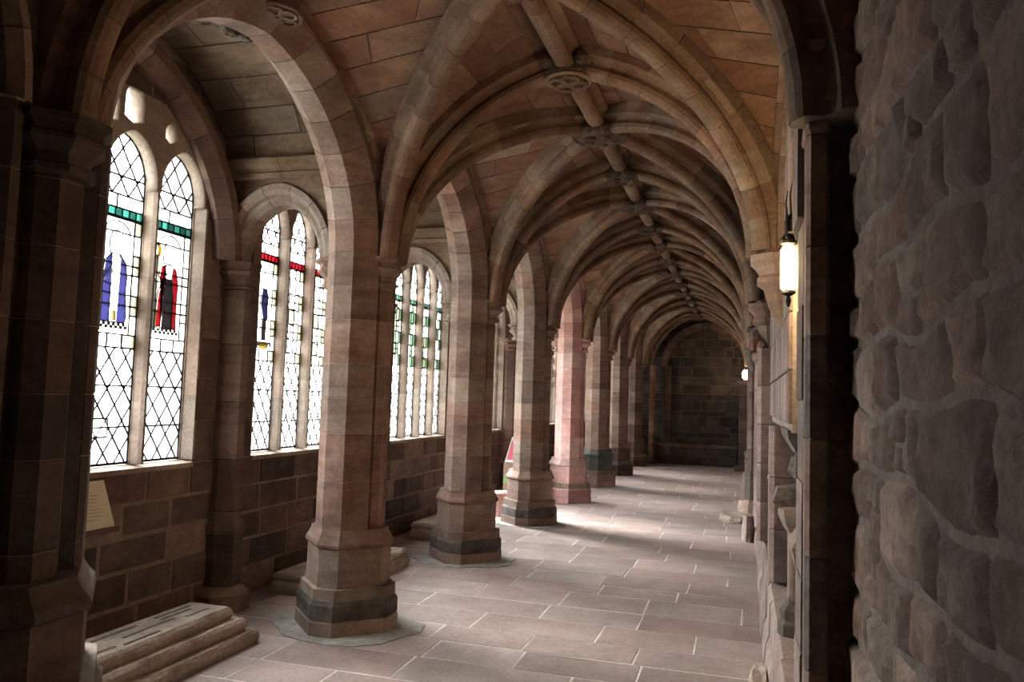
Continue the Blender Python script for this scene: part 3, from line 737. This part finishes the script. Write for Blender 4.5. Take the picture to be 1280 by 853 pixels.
for i in range(0, 8):
    ce = struct(MB().box(WX - .36, -2.5, LY[i] if i else -2.4, LY[i + 1] if i < 7 else YB + .3, 4.22, 4.3).build('ceiling_aisle', M['mortar_dark']))
    a, b = LY[i] + .14, LY[i + 1] - .14; n = 12; m = (a + b) / 2; pts = []
    for k in range(n + 1):
        s = -1 + 2 * k / n; ang = (1 - abs(s)) * TH; u = (1 - math.cos(ang)) / (1 - math.cos(TH)); v = math.sin(ang) / math.sin(TH)
        pts.append((a + (m - a) * u if s < 0 else b + (m - b) * u, 3.27 + .72 * v))
    bk = MB()
    for k in range(n):
        (y0, z0), (y1, z1) = pts[k], pts[k + 1]; nn = V((0, -(z1 - z0), (y1 - y0))); nn = nn if nn.z < 0 else -nn; nn.normalize()
        bk.add([(WX - .1, y0 - nn.y * .01, z0 - nn.z * .01), (WX - .1, y1 - nn.y * .01, z1 - nn.z * .01), (-2.7, y1 - nn.y * .01, z1 - nn.z * .01), (-2.7, y0 - nn.y * .01, z0 - nn.z * .01)], [(0, 1, 2, 3)])
        xs = -3.25 + .2 * (-1) ** k
        for xa, xb in ((WX, xs), (xs, -2.74)):
            q = [(xa, y0, z0), (xa, y1, z1), (xb, y1, z1), (xb, y0, z0)]
            if (V(q[1]) - V(q[0])).cross(V(q[3]) - V(q[0])).dot(nn) < 0: q = q[::-1]
            MB().slab(q, nn, .05, .006, .002).build('vault_stone', M['barrel'], ce)
    bk.build('vault_joint_bed', M['mortar'], ce)

# ------------------------------------------------------------------ back wall
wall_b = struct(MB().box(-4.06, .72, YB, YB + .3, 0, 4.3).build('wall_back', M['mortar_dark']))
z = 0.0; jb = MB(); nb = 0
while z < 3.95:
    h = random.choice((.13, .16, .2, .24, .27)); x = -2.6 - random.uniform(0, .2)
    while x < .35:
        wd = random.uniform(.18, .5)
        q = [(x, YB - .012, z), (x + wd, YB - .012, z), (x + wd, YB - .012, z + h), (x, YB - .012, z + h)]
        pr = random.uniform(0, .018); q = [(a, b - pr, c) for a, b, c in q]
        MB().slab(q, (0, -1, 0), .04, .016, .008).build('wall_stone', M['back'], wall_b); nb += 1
        x += wd
    z += h
# blind arch and its jambs on the back wall
for sx in (-1.93, .02):
    for k in range(7):
        MB().prism(octo(.10, .045), .55 + k * .28, .55 + k * .28 + .275, .005, (sx, YB - .06)).build('jamb_stone', M['pier_dark'], wall_b)
cv = arch_curve(-1.93, .02, 2.5, 1.0, y=YB - .07, n=24)
voussoirs(cv, [(-.1, 0), (.1, 0), (.1, -.17), (-.1, -.17)], 15, 'arch_stone', M['pier_dark'], wall_b, None)
t = thing('stone_bench', 'low dark stone bench along the foot of the back wall', 'bench', (-1.1, YB - .3, 0))
MB().box(-2.2, -.16, YB - .36, YB - .07, .0, .45).build('bench_core', M['mortar_dark'], t)
for k in range(5):
    for r_ in range(2):
        x0 = -2.2 + k * .408
        MB().slab([(x0, YB - .375, r_ * .225), (x0 + .408, YB - .375, r_ * .225), (x0 + .408, YB - .375, r_ * .225 + .225), (x0, YB - .375, r_ * .225 + .225)], (0, -1, 0), .03, .014, .006).build('bench_stone', M['back'], t)
for k in range(3):
    x0 = -2.22 + k * .69
    MB().slab([(x0, YB - .40, .54), (x0 + .69, YB - .40, .54), (x0 + .69, YB - .07, .54), (x0, YB - .07, .54)], (0, 0, 1), .088, .008, .012).build('seat_slab', M['pier_dark'], t)
# post in the far left corner, and the far right pier that carries a lamp
t = thing('corner_shaft', 'thin reddish brown shaft in the far left corner by the back wall', 'pilaster', (-2.26, 20.3, 0))
MB().prism(octo(.13, .06), 0, .2, .01, (-2.26, 20.3)).build('base', M['pier_dark'], t)
for k in range(8): MB().prism(octo(.075, .035), .2 + k * .29, .487 + k * .29, .004, (-2.26, 20.3)).build('shaft_stone', M['web'], t)
t = thing('end_pier', 'stone pier in the far right corner with a lamp on its top', 'pier', (.0, 19.6, 0))
MB().box(-.2, .20, 19.3, 19.9, 0, .14).build('plinth', M['pier_dark'], t)
for k in range(7):
    MB().prism([(-.12, 19.35), (.19, 19.35), (.19, 19.85), (-.12, 19.85)], .14 + k * .27, .14 + k * .27 + .266, .006).build('pier_stone', M['pier_dark'], t)
MB().loft([[(a * k, b, zz) for a, b in ((-.12, 19.35 - (k - 1) * .2), (.14, 19.35 - (k - 1) * .2), (.14, 19.85), (-.12, 19.85))] for zz, k in ((2.03, 1), (2.06, 1.25), (2.11, 1.4), (2.14, 1.4))]).build('cap', M['jamb'], t)
def lamp_light(loc, e, col, r=.04):
    l = bpy.data.lights.new('lamp_light', 'POINT'); l.energy = e; l.color = col; l.shadow_soft_size = r
    o = bpy.data.objects.new('lamp_light', l); COL.objects.link(o); o.location = loc
t = thing('lamp', 'small glowing lamp standing on the far right pier', 'lamp', (.03, 19.45, 2.14))
MB().loft([[(.03 + q * math.cos(k * math.pi / 4), 19.45 + q * math.sin(k * math.pi / 4), zz) for k in range(8)] for zz, q in ((2.141, .06), (2.16, .06), (2.17, .03), (2.185, .03))]).build('lamp_base', M['iron'], t)
MB().loft([[(.03 + q * math.cos(k * math.pi / 5), 19.45 + q * math.sin(k * math.pi / 5), zz) for k in range(10)] for zz, q in ((2.185, .03), (2.22, .07), (2.32, .085), (2.38, .06), (2.41, .02))]).build('bulb', M['lamp_far'], t, True)
lamp_light((-.12, 19.3, 2.3), 5, (1, .72, .4))

# ------------------------------------------------------------------ right-hand wall
wall_r = struct(MB().box(.45, .7, -2.2, YB + .3, 0, 4.3).build('wall_right', M['mortar_grey']))
MB().box(.330, .47, -1.6, 2.66, 0, 4.3).build('rubble_bed', M['mortar_grey'], wall_r)
MB().box(.258, .47, 2.662, 2.86, 0, 4.3).build('recess_bed', M['rubble'], wall_r)
def rubble():
    rnd = random.Random(11)
    def line(k, y):                                          # wavy course line k at y
        z = 1.6 + .172 * (k - 9)
        return z + .022 * math.sin(y * 4.1 + k * 2.3) + .014 * math.sin(y * 9.7 + k * 5.1)
    for row in range(0, 20):
        y = .6 - rnd.uniform(0, .25)
        while y < 2.64:
            wd = rnd.choice((.13, .2, .26, .33, .42)) * rnd.uniform(.85, 1.15); y1 = min(y + wd, 2.65)
            if 2.65 - y1 < .09: y1 = 2.65
            parts = [(0., 1.)]
            if wd < .24 and rnd.random() < .35: s = rnd.uniform(.4, .6); parts = [(0., s), (s, 1.)]
            sl0, sl1 = rnd.uniform(-.018, .018), rnd.uniform(-.018, .018)
            for va, vb in parts:
                ny, nz = max(5, int((y1 - y) / .03)), 7; vs = []; fs = []
                g = rnd.uniform(.001, .004); gz = .0055
                pr = rnd.uniform(.008, .018); tl = rnd.uniform(-.008, .008); t2 = rnd.uniform(-.006, .006)
                ph = rnd.uniform(0, 6)
                for a in range(nz + 1):
                    for b in range(ny + 1):
                        u, v = b / ny, a / nz; vv = va + (vb - va) * v
                        L, R = y + g + sl0 * (vv - .5), y1 - g + sl1 * (vv - .5)
                        yy = L + (R - L) * u; z0, z1 = line(row, yy) + gz, line(row + 1, yy) - gz
                        zz = z0 + (z1 - z0) * vv + (.004 if va > 0 and a == 0 else (-.004 if vb < 1 and a == nz else 0))
                        e = min(min(u, 1 - u) * (R - L), min(v, 1 - v) * (z1 - z0) * (vb - va))
                        m = min(1, e / .012); m = m * (2 - m)
                        r_ = (.004 * math.sin(yy * 73 + ph * 3) * math.sin(zz * 61 + ph) + .005 * math.sin(yy * 31 + ph) * math.sin(zz * 27 + ph * 2) + rnd.uniform(-.001, .001)) if e > 0 else 0
                        jit = rnd.uniform(-.0015, .0015)
                        vs.append((.327 - (pr + tl * (u - .5) + t2 * (v - .5) + r_) * m + (.008 if e <= 1e-6 else 0), yy + jit, zz + jit))
                for a in range(nz):
                    for b in range(ny): fs.append((a * (ny + 1) + b, (a + 1) * (ny + 1) + b, (a + 1) * (ny + 1) + b + 1, a * (ny + 1) + b + 1))
                MB().add(vs, fs).build('rubble_stone', M['rubble'], wall_r, True)
            y = y1
rubble()
# ashlar of the walk beyond the near shaft
def ashlar(y0, y1, zc, x, mat, single=True, wl=(.3, .5)):
    bm = MB(); rnd = random.Random(int(y0 * 100 + x * 10))
    for z0, z1 in zip(zc, zc[1:]):
        y = y0 - rnd.uniform(0, .2)
        while y < y1 - .02:
            wd = rnd.uniform(*wl); a, b = max(y, y0), min(y + wd, y1)
            if y1 - b < .08: b = y1; wd = y1 - y
            pr = rnd.uniform(0, .006)
            q = [(x - pr, b, z0), (x - pr, a, z0), (x - pr, a, z1), (x - pr, b, z1)]
            if b - a > .03:
                if single: MB().slab(q, (-1, 0, 0), .04, .01, .006).build('wall_stone', mat, wall_r)
                else: bm.slab(q, (-1, 0, 0), .04, .01, .006)
            y += wd
    if not single and bm.v: o = bm.build('far_wall_stones', mat, wall_r); o['kind'] = 'stuff'
ZA = [1.5, 1.78, 2.08, 2.38, 2.7, 3.0, 3.35, 3.75]
MB().box(.235, .46, 4.2, YB, 1.46, 4.3).build('upper_wall_bed', M['mortar'], wall_r)
MB().box(.33, .46, 2.66, 4.2, 0, 4.3).build('lamp_bay_bed', M['mortar'], wall_r)
MB().box(.40, .46, 4.2, YB, 0, 1.46).build('niche_bed', M['mortar_dark'], wall_r)
ashlar(4.2, 8.6, ZA, .22, M['ashlar']); ashlar(8.6, YB, ZA, .22, M['ashlar'], False)
ashlar(3.25, 4.2, [.45, .8, 1.15, 1.5, 1.85, 2.2, 2.6, 3.0, 3.4], .315, M['ashlar'])
ashlar(4.2, 8.6, [.42, .75, 1.1, 1.46], .385, M['pier_dark'])
ashlar(8.6, YB, [.42, .75, 1.1, 1.46], .385, M['pier_dark'], False)
# broken pale jamb just beyond the near shaft
zz = [.45, .78, 1.02, 1.34, 1.62, 1.95, 2.25, 2.62]
rnd = random.Random(5)
for a, b in zip(zz, zz[1:]):
    d = rnd.uniform(-.012, .012)
    MB().prism([(.182 + d, 2.83), (.40, 2.83), (.40, 3.27 + d), (.20 + d, 3.25 + d), (.178 + d, 3.05)], a, b - .004, .006).build('jamb_stone', M['ashlar'], wall_r)
# low plinth bench along the foot of the wall
MB().box(.215, .46, 2.7, 18.9, 0, .38).build('plinth_bed', M['mortar'], wall_r)
y = 2.75; rnd = random.Random(8); k = 0
while y < 18.9:
    wd = rnd.uniform(.45, .75); x0 = .160 + rnd.uniform(-.006, .006); y1 = min(y + wd, 18.9)
    MB().loft([[(a + rnd.uniform(-.003, .003), yy, b) for a, b in ((x0 - .03, 0), (x0 - .02, .12), (x0, .17), (x0 + .004, .36), (x0 + .025, .40), (.44, .40), (.44, 0))] for yy in (y + .004, (y + y1) / 2, y1 - .004)]).build('plinth_stone', M['ashlar'], wall_r)
    y = y1
# mullion-like dividers of the ruined wall arcade, corbels and colonnette remains
def pilaster(y, z0, z1, x, label, mat):
    t = thing('wall_pilaster', label, 'pilaster', (x, y, z0))
    n = max(2, round((z1 - z0) / .32)); h = (z1 - z0) / n
    for k in range(n): MB().prism([(x + .03, y - .17), (x, y - .13), (x, y + .13), (x + .03, y + .17), (.41, y + .17), (.41, y - .17)], z0 + k * h, z0 + (k + 1) * h - .004, .005).build('pilaster_stone', mat, t)
    return t
pilaster(7.36, .42, 2.1, .115, 'pink dressed stone pilaster on the right wall beyond the wall lantern', M['ashlar'])
pilaster(5.75, .42, 1.46, .17, 'short pale pilaster between the first two ruined niches on the right', M['ashlar'])
pilaster(9.76, .42, 2.1, .12, 'second full pinkish pilaster on the right wall, beneath the dark carved corbel', M['ashlar'])
def corbel(y, label, mat, x=XR, zt=2.5, drop=.45, wall=.24, carved=False):
    t = thing('vault_corbel', label, 'corbel', (x, y, zt - drop))
    def ring(z, q, d): return [(wall, y - q, z), (wall - d * .45, y - q, z), (wall - d, y - q * .45, z), (wall - d, y + q * .45, z), (wall - d * .45, y + q, z), (wall, y + q, z)]
    MB().loft([ring(z, q, d) for z, q, d in ((zt - .2, .11, .13), (zt - .17, .15, .17), (zt - .14, .15, .17), (zt - .12, .13, .15), (zt - .07, .15, .18), (zt - .04, .18, .21), (zt, .18, .21))]).build('capital', mat, t)
    MB().loft([ring(z, q, d) for z, q, d in ((zt - drop, .03, .03), (zt - drop * .8, .07, .08), (zt - drop * .55, .10, .12), (zt - .2, .11, .13))]).build('bracket', mat, t)
    if carved:
        rr = random.Random(int(y * 7)); c = MB()
        MB().ball((wall - .15, y, zt - .32), .075, .08, .10, 10, 7, .08).build('carved_head', mat, t)
        for k in range(7): MB().ball((wall - .12 + rr.uniform(-.04, .03), y + rr.uniform(-.11, .11), zt - .27 - .22 * rr.random()), .05, .05, .06, 7, 5, .2).build('carved_leaf', mat, t)
    return t
corbel(4.97, 'tapering vault corbel on the right wall just past the wall lantern', M['pier'])
corbel(7.375, 'carved vault corbel above the pink pilaster on the right wall', M['pier'], drop=.5, carved=True)
corbel(9.76, 'blackened carved vault corbel above the second pinkish pilaster', M['dark_carved'], drop=.6, carved=True)
for i in range(5, 8):
    y = RY[i]
    lab = ['octagonal wall shaft on the right, the nearest one standing on a dark base', 'wall shaft on the right wall, second of the far group', 'wall shaft on the right wall, third of the far group', 'last wall shaft on the right wall beside the far lamp pier'][i - 5]
    t = thing('wall_shaft', lab, 'pilaster', (.14, y, 0), 'shafts on the far right wall')
    MB().loft([[(.15 + a * k, y + b * k, z) for a, b in octo(.17, .08)] for z, k in ((0, 1), (.14, 1), (.2, .8), (.21, .8))]).build('plinth', M['plinth'], t)
    MB().prism(octo(.125, .055), .21, .56, .008, (.15, y)).build('pedestal', M['dark_carved'], t)
    MB().loft([[(.15 + a * k, y + b * k, z) for a, b in octo(.13, .057)] for z, k in ((.56, 1.05), (.59, 1.05), (.64, .75), (.66, .72))]).build('base_moulding', M['dark_carved'], t)
    for k in range(6): MB().prism(octo(.09, .04), .66 + k * .28, .66 + k * .28 + .276, .004, (.15, y)).build('shaft_stone', M['pier_dark'], t)
    capital(t, .15, y, 1, M['pier'], z0=2.335, r0=.095)
# near shaft (foreground right)
t = thing('near_wall_shaft', 'tall dark wall shaft between the rubble wall and the lit walk', 'pilaster', (.23, 2.62, 0))
NS = [(.183, 2.60), (.195, 2.575), (.24, 2.575), (.252, 2.60), (.252, 2.74), (.187, 2.74)]
zz = [0, .22, .58, .80, 1.14, 1.5, 1.82, 2.1, 2.46]
MB().prism([(.19, 2.61), (.2, 2.585), (.235, 2.585), (.246, 2.61), (.246, 2.78), (.195, 2.78)], 0, 2.5, 0).build('shaft_core', M['mortar_dark'], t)
for k, (a, b) in enumerate(zip(zz, zz[1:])): MB().prism(NS, a, b - .003, .005).build('shaft_stone', M['dark_carved'] if k in (3, 5) else M['pier'], t)
def nring(z, q): return [(.235 + (a - .235) * q, 2.66 + (b - 2.66) * q, z) for a, b in NS]
MB().loft([nring(z, q) for z, q in ((2.46, 1), (2.475, 1.18), (2.49, 1.18), (2.505, 1), (2.56, 1.02), (2.59, 1.25), (2.62, 1.65), (2.645, 1.65), (2.655, 1.5), (2.69, 1.55), (2.71, 1.85), (2.735, 1.85))]).build('capital', M['pier'], t)

# ruined niche remains
def frag(name, label, cat, mb, mat): 
    o = mb.build(name, mat); tag(o, label, cat); return o
t = thing('niche_bracket', 'dark broken bracket just under the golden lamplit stone', 'corbel', (.25, 4.6, 1.3))
MB().loft([[(x, y, z) for x, y in ((a, 4.3), (a, 5.1), (.40, 5.1), (.40, 4.3))] for z, a in ((1.22, .37), (1.30, .30), (1.42, .225), (1.47, .215))]).build('bracket_block', M['dark_carved'], t)
rnd = random.Random(4)
for k in range(4): MB().ball((.27 + .02 * k, 4.35 + .2 * k, 1.28), .05, .07, .07, 7, 5, .2).build('carved_leaf', M['dark_carved'], t)
t = thing('niche_corbel', 'wedge shaped dark corbel stone halfway down the ruined niche', 'corbel', (.22, 5.2, .9))
MB().loft([[(.39, 4.95, .95), (.33, 4.95, .86), (.33, 5.3, .86), (.39, 5.3, .95)], [(.39, 4.95, 1.08), (.17, 4.98, 1.02), (.18, 5.28, 1.0), (.39, 5.3, 1.08)], [(.39, 4.97, 1.12), (.20, 5.0, 1.10), (.20, 5.26, 1.09), (.39, 5.28, 1.12)]]).build('corbel_stone', M['dark_carved'], t)
t = thing('niche_springer', 'pale broken springer stone beside the near shaft', 'corbel', (.24, 3.8, .8))
MB().loft([[(.33, 3.62, .72), (.31, 3.62, .68), (.31, 3.9, .68), (.33, 3.9, .72)], [(.33, 3.6, .86), (.235, 3.62, .84), (.24, 3.92, .83), (.33, 3.92, .86)], [(.33, 3.6, 1.0), (.205, 3.64, .98), (.20, 3.9, .98), (.33, 3.92, 1.0)], [(.33, 3.62, 1.04), (.24, 3.68, 1.04), (.24, 3.86, 1.05), (.33, 3.88, 1.04)]]).build('springer_stone', M['plinth'], t)
for y, lab in ((4.45, 'thin broken colonnette in the nearest ruined niche on the right'), (6.5, 'thin colonnette in the niche beyond the short pale pilaster'), (8.5, 'thin colonnette in the niche beyond the pink pilaster')):
    t = thing('colonnette', lab, 'colonnette', (.26, y, .40))
    MB().loft([[(.27 + q * math.cos(k * math.pi / 4), y + q * math.sin(k * math.pi / 4), z) for k in range(8)] for z, q in ((.40, .09), (.46, .09), (.48, .075), (.53, .08), (.56, .05), (.58, .045))]).build('base', M['dark_carved'], t)
    MB().loft([[(.27 + q * math.cos(k * math.pi / 5), y + q * math.sin(k * math.pi / 5), z) for k in range(10)] for z, q in ((.58, .042), (.8, .042), (.93, .042))]).build('shaft', M['plinth'], t, True)
    MB().loft([[(.27 + q * math.cos(k * math.pi / 4), y + q * math.sin(k * math.pi / 4), z) for k in range(8)] for z, q in ((.93, .045), (.97, .07), (1.02, .09), (1.05, .09))]).build('capital', M['plinth'], t)

# loose stones along the right edge of the floor
def lump(x, y, sx, sy, sz, seed, flat=True):
    rnd = random.Random(seed); m = MB(); n = 10; rings = []
    for z, k in ((0, .92), (sz * .35, 1.0), (sz * .8, .94), (sz, .78)):
        rings.append([(x + sx * k * (1 + rnd.uniform(-.12, .12)) * math.cos(2 * math.pi * i / n), y + sy * k * (1 + rnd.uniform(-.12, .12)) * math.sin(2 * math.pi * i / n), z + (rnd.uniform(-.01, .01) if z > 0 else 0)) for i in range(n)])
    return m.loft(rings)
tag(lump(-.10, 11.3, .22, .35, .09, 1).build('stone_fragment', M['grave']), 'broad flat broken stone lying on the paving beside the right wall', 'stone', 'loose stones by the right wall')
tag(lump(.02, 12.3, .10, .16, .16, 2).build('stone_fragment', M['grave']), 'small rounded loose stone by the foot of the far wall shaft', 'stone', 'loose stones by the right wall')
tag(lump(.06, 9.7, .07, .16, .30, 3).build('stone_fragment', M['ashlar']), 'upright pink broken stone leaning at the right plinth', 'stone', 'loose stones by the right wall')
tag(lump(.09, 4.6, .05, .30, .12, 6).build('stone_fragment', M['grave']), 'pale crumbling stone skirting the nearest foot of the right plinth', 'stone', 'loose stones by the right wall')

# ------------------------------------------------------------------ wall lantern
LX, LYY = .195, 3.86
t = thing('wall_lantern', 'lit black iron wall lantern with a glowing glass tube on the right wall', 'lamp', (LX, LYY, 2.1))
MB().loft([[(LX + q * math.cos(k * math.pi / 6), LYY + q * math.sin(k * math.pi / 6), z) for k in range(12)] for z, q in ((2.14, .026), (2.15, .036), (2.33, .036), (2.35, .024))]).build('glass_tube', M['lamp'], t, True)
MB().loft([[(LX + q * math.cos(k * math.pi / 4), LYY + q * math.sin(k * math.pi / 4), z) for k in range(8)] for z, q in ((2.351, .024), (2.36, .04), (2.375, .04), (2.41, .02))]).build('top_cap', M['iron'], t)
MB().loft([[(LX + q * math.cos(k * math.pi / 4), LYY + q * math.sin(k * math.pi / 4), z) for k in range(8)] for z, q in ((2.06, .006), (2.09, .014), (2.11, .008), (2.125, .035), (2.139, .03))]).build('finial', M['iron'], t)
MB().box(LX + .045, LX + .06, LYY - .05, LYY + .05, 2.08, 2.52).build('back_plate', M['iron'], t)
MB().box(LX + .058, .322, LYY - .012, LYY + .012, 2.42, 2.45).build('bracket', M['iron'], t)
MB().loft([[(LX + .03 + q * math.cos(k * math.pi / 4), LYY + 1.2 * q * math.sin(k * math.pi / 4), z) for k in range(8)] for z, q in ((2.40, .03), (2.41, .05), (2.47, .052), (2.50, .035), (2.505, .01))]).build('crown', M['iron'], t)
for k, (dx, dy, zt) in enumerate(((-.012, -.045, 2.60), (.01, .0, 2.66), (.035, -.05, 2.63), (.05, .02, 2.65), (.06, -.03, 2.60))):
    MB().tube([(LX + dx, LYY + dy, 2.38), (LX + dx, LYY + dy, 2.50), (LX + dx - .004, LYY + dy * 1.2, zt - .06), (LX + dx + .004, LYY + dy * 1.3, zt)], [.006, .006, .005, .002], 6).build('spike', M['iron'], t)
for dx, dy in ((.045, -.05), (.058, .03), (.048, .0)):
    MB().tube([(LX + dx, LYY + dy, 2.06), (LX + dx, LYY + dy, 2.42)], .006, 6).build('cage_bar', M['iron'], t)
lamp_light((LX - .07, LYY - .02, 2.26), 16, (1, .68, .34), .05)

# ------------------------------------------------------------------ grave slabs on the aisle floor
def grave_slab(name, label, x0, x1, y0, y1, steps, mat):
    t = thing(name, label, 'grave slab', ((x0 + x1) / 2, (y0 + y1) / 2, 0), 'grave slabs by the window wall')
    z = 0
    for k, (ins, h) in enumerate(steps):
        a0, a1, b0, b1 = x0 + ins * .4, x1 - ins, y0 + ins, y1 - ins
        nseg = 12; rnd = random.Random(int(y0 * 10 + k))
        def ring(zz, g):
            p = []
            for j in range(nseg): p.append((a1 - g + rnd.uniform(-.006, .006), b0 + g + (b1 - b0 - 2 * g) * j / nseg, zz + rnd.uniform(-.003, .003)))
            for j in range(4): p.append((a1 - g - (a1 - a0 - 2 * g) * j / 4, b1 - g + rnd.uniform(-.006, .006), zz))
            for j in range(nseg): p.append((a0 + g, b1 - g - (b1 - b0 - 2 * g) * j / nseg, zz))
            for j in range(4): p.append((a0 + g + (a1 - a0 - 2 * g) * j / 4, b0 + g, zz))
            return p
        MB().loft([ring(z, .012), ring(z + h * .4, 0), ring(z + h * .75, .004), ring(z + h, .02)]).build('slab_step', mat, t)
        z += h
    return t, z
gt, gz = grave_slab('grave_slab', 'pale stepped grave slab with moulded edges on the floor at lower left', -3.42, -2.93, 2.7, 4.42, ((0, .085), (.055, .075), (.12, .075)), M['grave'])
rnd = random.Random(2)
for xx, ya, yb in ((-3.29, 3.2, 3.75), (-3.2, 3.55, 3.95), (-3.13, 3.25, 3.42), (-3.11, 3.46, 3.72), (-3.25, 3.9, 4.15), (-3.16, 4.0, 4.2), (-3.30, 3.9, 4.2)):
    MB().loft([[(xx + rnd.uniform(-.004, .004) + a, y, gz - .004 + b) for a, b in ((-.011, 0), (.011, 0), (.009, .007), (-.009, .007))] for y in (ya, (ya + yb) / 2, yb)]).build('worn_groove', M['dark_carved'], gt)
grave_slab('grave_slab', 'low plain grave slab on the floor behind the largest pier', -3.55, -2.98, 5.45, 6.85, ((0, .10), (.02, .06)), M['grave'])
grave_slab('grave_slab', 'low plain grave slab behind the second fully visible pier', -3.5, -3.02, 8.0, 9.25, ((0, .12), (.02, .07)), M['grave'])

# ------------------------------------------------------------------ notice on the wall under the near window
t = thing('notice_panel', 'cream printed notice leaning on the wall under the nearest window', 'notice', (WX + .03, 3.75, .72))
def nq(y0, y1, z0, z1, d=0.0):
    f = lambda z: WX + .075 - (z - .74) * .17 + d
    return [(f(z0), y0, z0), (f(z0), y1, z0), (f(z1), y1 - .06, z1), (f(z1), y0 - .06, z1)]
MB().slab(nq(3.58, 3.90, .745, 1.025), (1, 0, .17), .012, 0, .003).build('board', M['paper'], t)
for k in range(9):
    z = .80 + k * .02
    MB().slab(nq(3.66, 3.84 - (.04 if k % 4 == 0 else 0) - (z - .74) * .2, z, z + .004, .0015), (1, 0, .17), .001, 0, .0004).build('text_line', M['ink'], t)
MB().box(WX, WX + .09, 3.56, 3.92, .715, .743).build('ledge', M['wood'], t)

# ------------------------------------------------------------------ things in the aisle between the second and third visible piers
def put(name, label, cat, loc): return thing(name, label, cat, loc)
t = put('stone_drum', 'short mottled pink stone drum standing behind the second fully visible pier', 'stone', (-3.09, 10.1, 0))
MB().loft([[(-3.09 + q * math.cos(k * math.pi / 8), 10.1 + q * math.sin(k * math.pi / 8), z) for k in range(16)] for z, q in ((0, .13), (.03, .14), (.31, .135), (.33, .11))]).build('drum', M['pier_pink'], t)
t = put('leaflet_stand', 'dark stand with a red leaflet, seen just left of the third fully visible pier', 'stand', (-3.3, 11.3, 0))
MB().box(-3.45, -3.15, 11.3, 11.6, 0, .62).build('cabinet', M['wood'], t)
MB().add([(-3.42, 11.25, .62), (-3.14, 11.25, .62), (-3.14, 11.6, .98), (-3.42, 11.6, .98), (-3.42, 11.29, .60), (-3.14, 11.29, .60), (-3.14, 11.64, .96), (-3.42, 11.64, .96)], [(0, 1, 2, 3), (7, 6, 5, 4), (0, 4, 5, 1), (1, 5, 6, 2), (2, 6, 7, 3), (3, 7, 4, 0)]).build('sloped_top', M['white_card'], t)
MB().slab([(-3.40, 11.28, .655), (-3.28, 11.28, .655), (-3.28, 11.54, .925), (-3.40, 11.54, .925)], (0, -.72, .7), .004, 0, .001).build('leaflet', M['red_card'], t)
MB().slab([(-3.44, 11.29, .30), (-3.30, 11.29, .30), (-3.30, 11.29, .42), (-3.44, 11.29, .42)], (0, -1, 0), .004, 0, .001).build('leaflet', M['green_card'], t)
MB().slab([(-3.29, 11.29, .33), (-3.18, 11.29, .33), (-3.18, 11.29, .37), (-3.29, 11.29, .37)], (0, -1, 0), .004, 0, .001).build('leaflet', M['yellow_card'], t)
t = put('framed_notice', 'small white framed notice on the red wall right of the far window', 'notice', (WX, 12.15, 1.1))
MB().box(WX - .01, WX + .02, 12.06, 12.24, 1.08, 1.36).build('frame', M['wood'], t)
MB().box(WX + .019, WX + .023, 12.08, 12.22, 1.10, 1.34).build('sheet', M['white_card'], t)

# ------------------------------------------------------------------ ends behind the viewer and the garth outside
wf = struct(MB().box(-4.06, .72, -2.4, -2.2, 0, 4.3).build('wall_front', M['pier_dark']))
lawn = struct(MB().box(-40, -4.1, -20, 45, -.25, -.15).build('ground', M['lawn']))
